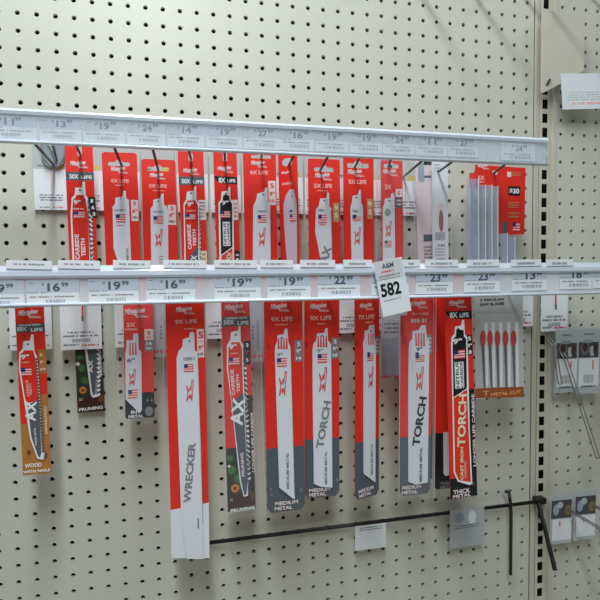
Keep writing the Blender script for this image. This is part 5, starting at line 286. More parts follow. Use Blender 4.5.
{'key': 'tag', 'name': 'price_tag', 'cat': 'price tag', 'label': 'white $23 price tag right of the hanging number tag', 'group': 'price tags in the lower rail', 'D': 6.02, 'X': 23.711, 'Z': -10.872, 'roll': 0, 'w': 2.333, 'L': 1.28, 'up': 0, 'col': 'paper', 'rnd': 0.0, 'ch': 0.0, 'th': 0.012, 'f': [['p', [[-1.166, -0.627], [1.166, -0.627], [1.166, -0.0], [-1.166, -0.0]], 'tagblue'], ['t', '23', 0.052, -0.372, 0.477, 0.658, 0, 'slate'], ['t', '$', -0.508, -0.249, 0.25, 0.148, 0, 'slate'], ['t', '99', 0.626, -0.264, 0.24, 0.385, 0, 'slate'], ['greek', -0.89, -0.143, 0.307, 0.055, 1, 'slate', 2], ['greek', -0.745, -0.603, 0.723, 0.055, 1, 'slate', 3], ['greek', -0.073, -0.811, 1.959, 0.098, 1, 'grey', 8], ['bars', 0.114, -1.032, 1.123, 0.183, 'grey', 9]], 'blade': []},
{'key': 'tag', 'name': 'price_tag', 'cat': 'price tag', 'label': 'white $23 price tag above the nitrus carbide TORCH pack and jigsaw pack', 'group': 'price tags in the lower rail', 'D': 6.02, 'X': 26.746, 'Z': -10.838, 'roll': 0, 'w': 2.344, 'L': 1.276, 'up': 0, 'col': 'paper', 'rnd': 0.0, 'ch': 0.0, 'th': 0.012, 'f': [['p', [[-1.172, -0.625], [1.172, -0.625], [1.172, -0.0], [-1.172, -0.0]], 'tagblue'], ['t', '23', 0.055, -0.371, 0.486, 0.671, 0, 'slate'], ['t', '$', -0.518, -0.246, 0.255, 0.155, 0, 'slate'], ['t', '99', 0.64, -0.266, 0.245, 0.392, 0, 'slate'], ['greek', -0.883, -0.139, 0.321, 0.056, 1, 'slate', 2], ['greek', -0.755, -0.597, 0.709, 0.057, 1, 'slate', 3], ['greek', -0.075, -0.808, 1.953, 0.1, 1, 'grey', 8], ['bars', 0.12, -1.03, 1.176, 0.186, 'grey', 9]], 'blade': []},
{'key': 'tag', 'name': 'price_tag', 'cat': 'price tag', 'label': 'white $13 price tag above the upright, on the lower rail', 'group': 'price tags in the lower rail', 'D': 6.02, 'X': 29.909, 'Z': -10.804, 'roll': 0, 'w': 2.388, 'L': 1.272, 'up': 0, 'col': 'paper', 'rnd': 0.0, 'ch': 0.0, 'th': 0.012, 'f': [['p', [[-1.194, -0.623], [1.194, -0.623], [1.194, -0.0], [-1.194, -0.0]], 'tagblue'], ['t', '13', 0.058, -0.37, 0.496, 0.684, 0, 'slate'], ['t', '$', -0.528, -0.243, 0.26, 0.163, 0, 'slate'], ['t', '99', 0.655, -0.268, 0.25, 0.4, 0, 'slate'], ['greek', -0.891, -0.134, 0.337, 0.058, 1, 'slate', 2], ['greek', -0.774, -0.591, 0.709, 0.058, 1, 'slate', 3], ['greek', -0.079, -0.805, 1.978, 0.102, 1, 'grey', 8], ['bars', 0.126, -1.027, 1.232, 0.19, 'grey', 9]], 'blade': []},
{'key': 'tag', 'name': 'price_tag', 'cat': 'price tag', 'label': 'white $18 price tag at far right over the next bay', 'group': 'price tags in the lower rail', 'D': 6.02, 'X': 33.152, 'Z': -10.769, 'roll': 0, 'w': 2.288, 'L': 1.267, 'up': 0, 'col': 'paper', 'rnd': 0.0, 'ch': 0.0, 'th': 0.012, 'f': [['p', [[-1.144, -0.62], [1.144, -0.62], [1.144, -0.0], [-1.144, -0.0]], 'tagblue'], ['t', '18', 0.062, -0.369, 0.506, 0.698, 0, 'slate'], ['t', '$', -0.537, -0.239, 0.265, 0.17, 0, 'slate'], ['t', '99', 0.671, -0.271, 0.255, 0.408, 0, 'slate'], ['greek', -0.826, -0.131, 0.353, 0.059, 1, 'slate', 2], ['greek', -0.756, -0.586, 0.637, 0.059, 1, 'slate', 3], ['greek', -0.081, -0.801, 1.859, 0.104, 1, 'grey', 8], ['bars', 0.134, -1.024, 1.291, 0.194, 'grey', 9]], 'blade': []},
{'key': 'tag', 'name': 'price_tag', 'cat': 'price tag', 'label': 'white $24 price tag cut off at the right end of the lower rail', 'group': 'price tags in the lower rail', 'D': 6.02, 'X': 35.531, 'Z': -10.743, 'roll': 0, 'w': 2.403, 'L': 1.264, 'up': 0, 'col': 'paper', 'rnd': 0.0, 'ch': 0.0, 'th': 0.012, 'f': [['p', [[-1.201, -0.619], [1.201, -0.619], [1.201, -0.0], [-1.201, -0.0]], 'tagblue'], ['t', '24', 0.064, -0.368, 0.513, 0.708, 0, 'slate'], ['t', '$', -0.546, -0.236, 0.269, 0.176, 0, 'slate'], ['t', '99', 0.682, -0.273, 0.259, 0.414, 0, 'slate'], ['greek', -0.873, -0.126, 0.365, 0.06, 1, 'slate', 2], ['greek', -0.791, -0.581, 0.677, 0.06, 1, 'slate', 3], ['greek', -0.084, -0.799, 1.959, 0.106, 1, 'grey', 8], ['bars', 0.138, -1.022, 1.336, 0.197, 'grey', 9]], 'blade': []},
{'key': 'label', 'name': 'strip_label', 'cat': 'label', 'label': 'slim white strip label at the far left on the lower rail top', 'group': 'slim white labels along the top edge of the lower rail', 'D': 6.23, 'X': 2.671, 'Z': -10.184, 'roll': -0.032, 'w': 1.992, 'L': 0.402, 'up': 0, 'col': 'paper', 'rnd': 0.0, 'ch': 0.0, 'th': 0.012, 'f': [['greek', -0.009, -0.191, 1.473, 0.121, 1, 'grey', 2]], 'blade': []},
{'key': 'label', 'name': 'strip_label', 'cat': 'label', 'label': 'slim white strip label second from left on the lower rail top', 'group': 'slim white labels along the top edge of the lower rail', 'D': 6.23, 'X': 4.879, 'Z': -10.188, 'roll': -0.0284, 'w': 1.894, 'L': 0.401, 'up': 0, 'col': 'paper', 'rnd': 0.0, 'ch': 0.0, 'th': 0.012, 'f': [['greek', -0.008, -0.195, 1.353, 0.126, 1, 'grey', 3]], 'blade': []},
{'key': 'label', 'name': 'strip_label', 'cat': 'label', 'label': 'slim white strip label left of the 3X pack tag on the lower rail top', 'group': 'slim white labels along the top edge of the lower rail', 'D': 6.23, 'X': 7.319, 'Z': -10.193, 'roll': -0.0245, 'w': 1.79, 'L': 0.399, 'up': 0, 'col': 'paper', 'rnd': 0.0, 'ch': 0.0, 'th': 0.012, 'f': [['greek', -0.007, -0.199, 1.225, 0.132, 1, 'grey', 4]], 'blade': []},
{'key': 'label', 'name': 'strip_label', 'cat': 'label', 'label': 'slim white strip label above the WRECKER price on the lower rail top', 'group': 'slim white labels along the top edge of the lower rail', 'D': 6.23, 'X': 9.849, 'Z': -10.198, 'roll': -0.0204, 'w': 2.117, 'L': 0.397, 'up': 0, 'col': 'paper', 'rnd': 0.0, 'ch': 0.0, 'th': 0.012, 'f': [['greek', -0.01, -0.203, 1.527, 0.138, 1, 'grey', 5]], 'blade': []},
{'key': 'label', 'name': 'strip_label', 'cat': 'label', 'label': 'slim white strip label below the 8X LIFE pack on the lower rail top', 'group': 'slim white labels along the top edge of the lower rail', 'D': 6.23, 'X': 12.415, 'Z': -10.202, 'roll': -0.0163, 'w': 2.212, 'L': 0.396, 'up': 0, 'col': 'paper', 'rnd': 0.0, 'ch': 0.0, 'th': 0.012, 'f': [['greek', -0.01, -0.208, 1.595, 0.144, 1, 'grey', 6]], 'blade': []},
{'key': 'label', 'name': 'strip_label', 'cat': 'label', 'label': 'slim white strip label below the 6X LIFE pack on the lower rail top', 'group': 'slim white labels along the top edge of the lower rail', 'D': 6.23, 'X': 14.558, 'Z': -10.207, 'roll': -0.0128, 'w': 1.76, 'L': 0.394, 'up': 0, 'col': 'paper', 'rnd': 0.0, 'ch': 0.0, 'th': 0.012, 'f': [['greek', -0.006, -0.211, 1.12, 0.149, 1, 'grey', 7]], 'blade': []},
{'key': 'label', 'name': 'strip_label', 'cat': 'label', 'label': 'slim white strip label below the AX pack on the lower rail top', 'group': 'slim white labels along the top edge of the lower rail', 'D': 6.23, 'X': 16.785, 'Z': -10.211, 'roll': -0.0092, 'w': 1.936, 'L': 0.392, 'up': 0, 'col': 'paper', 'rnd': 0.0, 'ch': 0.0, 'th': 0.012, 'f': [['greek', -0.008, -0.215, 1.273, 0.155, 1, 'grey', 8]], 'blade': []},
{'key': 'label', 'name': 'strip_label', 'cat': 'label', 'label': 'slim white strip label just left of the number tag on the lower rail top', 'group': 'slim white labels along the top edge of the lower rail', 'D': 6.23, 'X': 19.035, 'Z': -10.215, 'roll': -0.0056, 'w': 1.663, 'L': 0.39, 'up': 0, 'col': 'paper', 'rnd': 0.0, 'ch': 0.0, 'th': 0.012, 'f': [['greek', -0.006, -0.218, 0.975, 0.161, 1, 'grey', 9]], 'blade': []},
{'key': 'label', 'name': 'strip_label', 'cat': 'label', 'label': 'slim white strip label just right of the number tag on the lower rail top', 'group': 'slim white labels along the top edge of the lower rail', 'D': 6.23, 'X': 22.176, 'Z': -10.221, 'roll': -0.0005, 'w': 1.085, 'L': 0.388, 'up': 0, 'col': 'paper', 'rnd': 0.0, 'ch': 0.0, 'th': 0.012, 'f': [['greek', -0.002, -0.223, 0.362, 0.169, 1, 'grey', 10]], 'blade': []},
{'key': 'label', 'name': 'strip_label', 'cat': 'label', 'label': 'slim white strip label below the pale pink pack on the lower rail top', 'group': 'slim white labels along the top edge of the lower rail', 'D': 6.23, 'X': 24.046, 'Z': -10.225, 'roll': 0.0025, 'w': 2.048, 'L': 0.387, 'up': 0, 'col': 'paper', 'rnd': 0.0, 'ch': 0.0, 'th': 0.012, 'f': [['greek', -0.008, -0.227, 1.304, 0.174, 1, 'grey', 11]], 'blade': []},
{'key': 'label', 'name': 'strip_label', 'cat': 'label', 'label': 'slim white strip label below the clear tubes on the lower rail top', 'group': 'slim white labels along the top edge of the lower rail', 'D': 6.23, 'X': 26.672, 'Z': -10.23, 'roll': 0.0067, 'w': 2.067, 'L': 0.386, 'up': 0, 'col': 'paper', 'rnd': 0.0, 'ch': 0.0, 'th': 0.012, 'f': [['greek', -0.008, -0.232, 1.292, 0.181, 1, 'grey', 12]], 'blade': []},
{'key': 'label', 'name': 'strip_label', 'cat': 'label', 'label': 'slim white strip label left of the upright on the lower rail top', 'group': 'slim white labels along the top edge of the lower rail', 'D': 6.23, 'X': 29.507, 'Z': -10.235, 'roll': 0.0113, 'w': 2.021, 'L': 0.384, 'up': 0, 'col': 'paper', 'rnd': 0.0, 'ch': 0.0, 'th': 0.012, 'f': [['greek', -0.008, -0.237, 1.213, 0.189, 1, 'grey', 13]], 'blade': []},
{'key': 'label', 'name': 'strip_label', 'cat': 'label', 'label': 'slim white strip label right of the upright on the lower rail top', 'group': 'slim white labels along the top edge of the lower rail', 'D': 6.23, 'X': 31.8, 'Z': -10.24, 'roll': 0.015, 'w': 1.881, 'L': 0.382, 'up': 0, 'col': 'paper', 'rnd': 0.0, 'ch': 0.0, 'th': 0.012, 'f': [['greek', -0.006, -0.241, 1.046, 0.195, 1, 'grey', 14]], 'blade': []},
{'key': 'T582', 'name': 'number_tag', 'cat': 'tag', 'label': 'white hanging tag reading 582 clipped over the lower rail', 'group': None, 'D': 6.6, 'X': 20.623, 'Z': -10.229, 'roll': 0.1884, 'w': 1.702, 'L': 3.011, 'up': 0, 'col': 'paper', 'rnd': 0.0, 'ch': 0.0, 'th': 0.015, 'f': [['p', [[-0.844, 0.018], [0.846, -0.068], [0.737, -1.106], [-0.85, -1.006]], 'paperg'], ['t', 'A&M', -0.065, -0.306, 0.291, 0.698, 0, 'slate'], ['greek', -0.124, -0.613, 0.757, 0.146, 1, 'redpr', 1], ['greek', -0.051, -0.849, 1.226, 0.146, 1, 'grey', 1], ['greek', -0.202, -1.013, 1.457, 0.087, 1, 'grey', 1], ['t', '582', -0.136, -1.597, 0.731, 1.17, 0, 'blk'], ['greek', -0.128, -2.171, 0.997, 0.088, 1, 'grey', 1]], 'blade': []},
{'key': 'PK1', 'name': 'hardware_pack', 'cat': 'pack', 'label': 'left clear bag of dark hardware with white card, hanging right of the slotted upright', 'group': 'clear hardware packs in the next bay', 'D': 1.1, 'X': 36.67, 'Z': -15.127, 'roll': -0.0211, 'w': 1.77, 'L': 4.565, 'up': 0, 'col': 'palegrey', 'rnd': 0.0, 'ch': 0.0, 'th': 0.02, 'f': [['p', [[-0.789, -2.097], [0.893, -2.097], [0.893, -0.974], [-0.789, -0.974]], 'dkhard'], ['ell', -0.247, -1.403, 0.754, 1.005, 'steel'], ['ell', -0.249, -1.33, 0.419, 0.67, 'brnd'], ['ell', 0.35, -1.633, 0.422, 0.76, 'palegrey'], ['ell', 0.599, -1.494, 0.339, 0.762, 'brnd'], ['p', [[-0.435, -0.822], [0.405, -0.837], [0.244, -1.051], [-0.343, -1.04]], 'tealp'], ['greek', 0.052, -0.398, 0.84, 0.168, 1, 'grey', 1], ['p', [[-0.723, -4.168], [0.946, -4.168], [0.946, -2.132], [-0.723, -2.132]], 'palewhite'], ['p', [[0.387, -2.943], [0.488, -2.943], [0.488, -2.288], [0.387, -2.288]], 'redpr'], ['bars', 0.087, -3.622, 0.843, 0.59, 'grey', 1], ['greek', 0.107, -4.168, 1.181, 0.169, 1, 'slate', 1]], 'blade': []},
{'key': 'PK2', 'name': 'hardware_pack', 'cat': 'pack', 'label': 'right clear bag of dark hardware, cut off by the picture edge under the rail', 'group': 'clear hardware packs in the next bay', 'D': 1.1, 'X': 38.622, 'Z': -15.121, 'roll': -0.0178, 'w': 1.985, 'L': 4.766, 'up': 0, 'col': 'palegrey', 'rnd': 0.0, 'ch': 0.0, 'th': 0.02, 'f': [['p', [[-0.896, -2.119], [0.825, -2.119], [0.825, -0.984], [-0.896, -0.984]], 'dkhard'], ['ell', -0.341, -1.416, 0.771, 1.028, 'steel'], ['ell', -0.343, -1.343, 0.428, 0.685, 'brnd'], ['ell', 0.269, -1.651, 0.432, 0.777, 'palegrey'], ['ell', 0.523, -1.511, 0.346, 0.779, 'brnd'], ['p', [[-0.533, -0.828], [0.326, -0.847], [0.162, -1.063], [-0.439, -1.049]], 'tealp'], ['greek', -0.034, -0.401, 0.859, 0.172, 1, 'grey', 1], ['p', [[-0.83, -4.215], [0.877, -4.215], [0.877, -2.155], [-0.83, -2.155]], 'palewhite'], ['p', [[0.306, -2.976], [0.409, -2.976], [0.409, -2.314], [0.306, -2.314]], 'redpr'], ['bars', -0.003, -3.662, 0.862, 0.604, 'grey', 1], ['greek', 0.017, -4.214, 1.208, 0.173, 1, 'slate', 1]], 'blade': []},
{'key': 'PK3', 'name': 'hardware_pack', 'cat': 'pack', 'label': 'clear bag with brass piece and dark metal, bottom of the next bay, left one', 'group': 'clear hardware packs in the next bay', 'D': 1.1, 'X': 36.478, 'Z': -27.185, 'roll': -0.0315, 'w': 1.868, 'L': 3.641, 'up': 0, 'col': 'palegrey', 'rnd': 0.0, 'ch': 0.0, 'th': 0.02, 'f': [['p', [[-0.865, -1.745], [0.853, -1.745], [0.853, -0.404], [-0.865, -0.404]], 'dkhard'], ['ell', -0.462, -1.111, 0.508, 0.846, 'bluegrey'], ['ell', 0.562, -1.196, 0.6, 0.771, 'brass'], ['ell', -0.139, -0.767, 0.509, 0.509, 'palegrey'], ['p', [[-0.736, -3.39], [0.884, -3.39], [0.884, -1.82], [-0.736, -1.82]], 'palewhite'], ['p', [[-0.16, -2.329], [-0.058, -2.329], [-0.058, -1.956], [-0.16, -1.956]], 'redpr']], 'blade': []},
{'key': 'PK4', 'name': 'hardware_pack', 'cat': 'pack', 'label': 'clear bag with brass piece and dark metal, bottom of the next bay, right one', 'group': 'clear hardware packs in the next bay', 'D': 1.1, 'X': 38.537, 'Z': -27.107, 'roll': -0.0294, 'w': 1.915, 'L': 3.685, 'up': 0, 'col': 'palegrey', 'rnd': 0.0, 'ch': 0.0, 'th': 0.02, 'f': [['p', [[-0.887, -1.766], [0.875, -1.766], [0.875, -0.409], [-0.887, -0.409]], 'dkhard'], ['ell', -0.473, -1.124, 0.52, 0.867, 'bluegrey'], ['ell', 0.576, -1.211, 0.615, 0.79, 'brass'], ['ell', -0.143, -0.776, 0.522, 0.522, 'palegrey'], ['p', [[-0.754, -3.431], [0.906, -3.431], [0.906, -1.842], [-0.754, -1.842]], 'palewhite'], ['p', [[-0.164, -2.357], [-0.059, -2.357], [-0.059, -1.979], [-0.164, -1.979]], 'redpr']], 'blade': []},
{'key': 'TOPL', 'name': 'hanging_label', 'cat': 'label', 'label': 'large creased white label at the top right corner', 'group': None, 'D': 1.2, 'X': 37.675, 'Z': 2.956, 'roll': 0.0849, 'w': 3.747, 'L': 2.46, 'up': 0, 'col': 'paper', 'rnd': 0.0, 'ch': 0.0, 'th': 0.015, 'f': [['greek', 0.123, -1.558, 2.998, 0.666, 4, 'greycard', 5], ['greek', 0.173, -2.063, 2.837, 0.209, 1, 'pink', 2]], 'blade': []},
{'key': 'BP', 'name': 'blade_bag', 'cat': 'pack', 'label': 'grey clear bag hanging below the black crossbar', 'group': None, 'D': 0.8, 'X': 28.978, 'Z': -27.499, 'roll': 0.0051, 'w': 2.658, 'L': 2.732, 'up': 0, 'col': 'palegrey', 'rnd': 0.0, 'ch': 0.0, 'th': 0.02, 'f': [['ell', -0.633, -0.604, 0.775, 0.775, 'bluegrey'], ['ell', 0.38, -0.657, 0.628, 0.942, 'palewhite'], ['greek', 0.028, -1.26, 1.955, 0.313, 2, 'slate', 1]], 'blade': []},
{'key': 'BP2', 'name': 'blade_bag', 'cat': 'pack', 'label': 'white label edge of a pack below the black crossbar, bottom centre', 'group': None, 'D': 0.8, 'X': 21.788, 'Z': -27.773, 'roll': -0.0043, 'w': 2.212, 'L': 1.682, 'up': 0, 'col': 'paper', 'rnd': 0.0, 'ch': 0.0, 'th': 0.02, 'f': [['greek', 0.063, -0.249, 1.639, 0.285, 2, 'slate', 1]], 'blade': []}
]
HOOKS = [[4.717, -4.414, 5.4, 4.44, -4.255, 2.2, 'dark grey peg hook carrying the leftmost narrow 50X pack'], [6.474, -4.382, 5.4, 6.576, -4.732, 2, 'dark grey peg hook carrying the second upper pack'], [8.364, -4.395, 5.4, 8.545, -4.808, 1.6, 'dark grey peg hook carrying the third upper pack'], [10.199, -4.516, 5.4, 10.394, -4.29, 2.2, 'dark grey peg hook carrying the fourth upper pack'], [12.018, -4.489, 5.4, 12.338, -4.292, 2.3, 'dark grey peg hook carrying the 8X LIFE upper pack'], [14.0, -4.456, 5.4, 14.534, -3.966, 2, 'dark grey peg hook carrying the 6X LIFE upper pack'], [15.772, -4.488, 5.4, 16.249, -4.334, 1.8, 'dark grey peg hook carrying the edge-on upper pack'], [17.692, -4.462, 5.4, 18.259, -4.545, 1.7, 'dark grey peg hook carrying the upper AX pack'], [19.503, -4.497, 5.4, 20.437, -4.323, 1.9, 'dark grey peg hook carrying the upper bolt pack'], [21.348, -4.506, 5.4, 22.664, -4.2, 2, 'dark grey peg hook carrying the narrow 3X upper pack'], [23.309, -4.513, 5.4, 24.144, -4.513, 1.6, 'dark grey peg hook carrying the pale pink sleeved pack'], [25.331, -4.434, 5.4, 25.841, -4.542, 2.4, 'dark grey peg hook carrying the slim white sleeved pack'], [28.685, -4.52, 5.4, 30.125, -4.387, 2, 'dark grey peg hook carrying the clear tube set'], [2.864, -4.5, 5.4, 2.743, -4.541, 0.9, 'dark grey peg hook left empty at the far left, over a picture label']]
# ---------------- pegboard, uprights
def pegboard(name, x0, x1, z0, z1, c0, c1, off=0):
    """solid board x0..x1 with a real hole at every whole inch from column c0 to c1"""
    mb = MB(); r = .135; n = 12; circ = [(r*math.cos(2*math.pi*i/n+math.pi/n), r*math.sin(2*math.pi*i/n+math.pi/n)) for i in range(n)]
    sq = []
    for a, b in circ:
        m = max(abs(a), abs(b)); sq.append((a/m*.5, b/m*.5))
    for c in range(c0, c1+1):
        for z in range(z0, z1):
            cx, cz = c+off, z
            vs = [(cx+a, 0, cz+b) for a, b in circ]+[(cx+a, 0, cz+b) for a, b in sq]+[(cx+a, .2, cz+b) for a, b in circ]; fs = []
            for i in range(n):
                j = (i+1) % n; fs += [(i, n+i, n+j, j), (i, j, 2*n+j, 2*n+i)]
            for sx, sz in ((1, 1), (-1, 1), (-1, -1), (1, -1)):
                near = sorted(range(n), key=lambda i: (sq[i][0]-sx*.5)**2+(sq[i][1]-sz*.5)**2)[:2]
                k = len(vs); vs.append((cx+sx*.5, 0, cz+sz*.5)); fs.append((n+near[0], k, n+near[1]))
            mb.add(vs, fs, 'board')
    if x0 < c0-.5+off: mb.add([(x0, 0, z0-.5), (c0-.5+off, 0, z0-.5), (c0-.5+off, 0, z1-.5), (x0, 0, z1-.5)], [(0, 1, 2, 3)], 'board')
    if x1 > c1+.5+off: mb.add([(c1+.5+off, 0, z0-.5), (x1, 0, z0-.5), (x1, 0, z1-.5), (c1+.5+off, 0, z1-.5)], [(0, 1, 2, 3)], 'board')
    o = mb.build(name); tag(o, kind='structure')
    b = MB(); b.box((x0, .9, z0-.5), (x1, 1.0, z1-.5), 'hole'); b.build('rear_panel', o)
    e = MB()
    for xx in (x0, x1-.05): e.box((xx, .0, z0-.5), (xx+.05, .9, z1-.5), 'board')
    e.build('side_edge', o)
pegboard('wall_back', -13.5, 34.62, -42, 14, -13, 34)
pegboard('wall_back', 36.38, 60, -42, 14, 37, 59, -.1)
# slotted upright between the two bays
mb = MB(); xs = 35.48; hw = .23
for z in range(-42, 14):
    zt = z+.37; zb = z-.30
    for (a, b, c, d) in ((xs-hw, xs+hw, zt, z+.5), (xs-hw, xs+hw, z-.5, zb)): mb.box((a, -.10, c), (b, -.03, d), 'upright')
mb.box((xs-.42, -.10, -42.5), (xs-hw, -.03, 13.5), 'upright'); mb.box((xs+hw, -.10, -42.5), (xs+.42, -.03, 13.5), 'upright')
up = mb.build('trim_1'); tag(up, kind='structure')
mb = MB(); mb.box((xs-.6, .6, -42.5), (xs+.88, .65, 13.5), 'hole'); mb.build('recess', up)
mb = MB()
mb.box((34.62, -.10, -42.5), (34.80, .2, 13.5), 'upright'); mb.box((34.80, -.0, -42.5), (35.06, .2, 13.5), 'upright')
mb.box((35.90, -.0, -42.5), (36.16, .2, 13.5), 'upright'); mb.box((36.16, -.12, -42.5), (36.38, .2, 13.5), 'upright')
tag(mb.build('trim_2'), kind='structure')

mb = MB(); mb.box((-60, -110, -64), (90, 6, -62), 'upright'); fl = mb.build('floor'); tag(fl, kind='structure')
# ---------------- the two price rails
def rail(label, x0, x1, zt, zb, lower):
    r = empty('price_rail', ((x0+x1)/2, -5.9, (zt+zb)/2)); tag(r, label, 'shelf rail', 'clear price rails across the hooks')
    hw = (x1-x0)/2; zc = (zt+zb)/2
    def part(name, prof, k, smooth=False):
        m = MB(); n = len(prof)
        vs = [(-hw, -(d-5.9), z-zc) for d, z in prof]+[(hw, -(d-5.9), z-zc) for d, z in prof]
        fs = [(i, (i+1) % n, n+(i+1) % n, n+i) for i in range(n)]+[tuple(range(n))[::-1], tuple(range(n, 2*n))]
        m.add(vs, fs, k); m.build(name, r, smooth)
    ct = .62 if lower else .26
    part('back_plate', [(5.80, zt), (5.86, zt), (5.98, zt-ct), (5.98, zb), (5.92, zb), (5.92, zt-ct)], 'rail')
    circ = lambda d, z, a, b: [(d+a*math.cos(t*math.pi/6), z+b*math.sin(t*math.pi/6)) for t in range(12)]
    if lower:
        part('top_band', [(5.88, zt-.02), (6.12, zt-.05), (6.2, zt-.3), (6.2, zt-.5), (6.1, zt-.62), (5.99, zt-.62)], 'railw')
    else:
        part('top_band', [(5.88, zt+.05), (6.1, zt+.02), (6.18, zt-.1), (6.14, zt-.24), (5.99, zt-.27)], 'railw')
    part('bottom_lip', circ(6.1, zb+.06, .15, .09), 'railw', True)
    if not lower: part('clear_cover', [(6.1, zt-.26), (6.13, zt-.26), (6.13, zb+.1), (6.1, zb+.1)], 'cover')
    return r
rail('upper clear plastic price rail with crowded tags, its right end stopping at the upright', -14, 31.0, -3.12, -4.70, False)
rail('lower clear plastic price rail running on past the upright into the next bay', -14, 52, -10.42, -12.36, True)

# ---------------- cards, blades, labels and tags
hole_at = {}
def outline(c):
    w, L, up, r, ch = c['w']/2, c['L']+c.get('longer', 0), c['up'], c['rnd'], c['ch']
    if ch: return [(-w, up), (-w, -L+ch), (-w+ch*.8, -L), (w-ch*.8, -L), (w, -L+ch), (w, up)]
    if r:
        pts = []
        for (sx, z, a0) in ((1, up, 0), (-1, up, 90), (-1, -L, 180), (1, -L, 270)):
            for i in range(5):
                a = math.radians(a0+22.5*i); zz = z-r if z == up else z+r
                pts.append((sx*(w-r)+r*math.cos(a), zz+r*math.sin(a)))
        return pts
    return [(-w, up), (-w, -L), (w, -L), (w, up)]
def place(o, c):
    o.location = (c['X']*S, -c['D']*S, c['Z']*S)
    o.rotation_euler = (0, -c['roll'], math.radians(c.get('yaw', 0)))
def make(c):
    if c['name'] in ('hook_label', 'price_tag', 'strip_label', 'number_tag', 'hanging_label'):
        mb = MB(); t = c['th']
        w = c['w']/2; mb.box((-w, -t, -c['L']), (w, 0, 0), 'paper')
        art(mb, c['f'], -t, .0014); o = mb.build(c['name']); place(o, c); tag(o, c['label'], c['cat'], c['group']); return
    if c.get('special') == 'tubes': return tubes(c)
    root = empty(c['name'], (0, 0, 0)); place(root, c); tag(root, c['label'], c['cat'], c['group'])
    ys = 1/math.cos(math.radians(c.get('yaw', 0))); root.scale = (ys, 1, 1)
    t = c['th']; holes = []
    if 'hole' in c:
        x, z, w, h, k = c['hole']; x = max(min(x, c['w']/2-w/2-.05), -c['w']/2+w/2+.05); z = min(z, -h/2-.06)
        holes = [sombrero(x, z, w, h) if k == 'w' and w > .7 else stadium(x, z, w, h)]; 
    elif c['up'] > .5:
        holes = [stadium(0, c['up']-.28, .3, .26)]
    mb = MB(); mb.plate(outline(c), holes, c['col'], -t/2, t/2); art(mb, [f for f in c['f'] if f[0] != 'logo'], -t/2); mb.build('backing_card', root)
    for f in c['f']:
        if f[0] == 'logo': m = MB(); art(m, [f], -t/2-.0022*len(c['f'])); m.build('brand_logo', root)
    for b in c['blade']:
        pts = [tuple(q) for q in b['pts']]
        if sum(pts[i-1][0]*pts[i][1]-pts[i][0]*pts[i-1][1] for i in range(len(pts))) < 0: pts = pts[::-1]
        y0 = -t/2-.003-.0022*min(4, len(c['f'])) - b['th']-.03
        big = [f for f in b['f'] if f[0] in ('flag', 'bolt') or (f[0] == 't' and f[4] > .33)]
        mb = MB(); mb.plate(pts, [], b['col'], y0, y0+b['th']); art(mb, [f for f in b['f'] if f not in big], y0, .0016)
        bo = mb.build('thin_blade' if c['name'] == 'jigsaw_blade_pack' else 'saw_blade', root)
        for f in big:
            m = MB(); art(m, [f], y0-.0016*len(b['f'])); m.build({'flag': 'flag_print', 'bolt': 'bolt_print', 't': 'lettering'}[f[0]], bo)
    if 'sleeve' in c:
        x0, z0, x1, z1 = c['sleeve']; x0, x1 = min(x0, x1), max(x0, x1); z1, z0 = min(z0, z1), max(z0, z1)
        z0 = c['up'] if c['up'] > .5 else z0+.02; z0 = c.get('sleeve_up', z0)
        hx, hz = (0, z0-.25)
        if 'hole' in c: hx, hz = c['hole'][0], min(c['hole'][1], z0-.2)
        if c['key'] == 'L10': hx, hz = .62, 2.52
        mb = MB(); yf = -t/2-.16
        out = stadium((x0+x1)/2, (z0+z1)/2, x1-x0, z0-z1)
        out = [(x0, z0), (x0, z1), (x1, z1), (x1, z0)]
        mb.plate(out, [stadium(hx, hz, .34, .26)], 'clear', yf, yf+.012)
        for a in (x0, x1):
            mb.add([(a, yf, z1), (a, yf, z0), (a, t/2+.02, z0), (a, t/2+.02, z1)], [(0, 1, 2, 3)], 'clear')
        mb.tube([(x0, yf, z1), (x0, yf, z0)], .012, 'glint', 6); mb.tube([(x1, yf, z1), (x1, yf, z0)], .012, 'glint', 6)  # pale strips paint the shine along both sleeve edges
        mb.build('clear_sleeve', root)
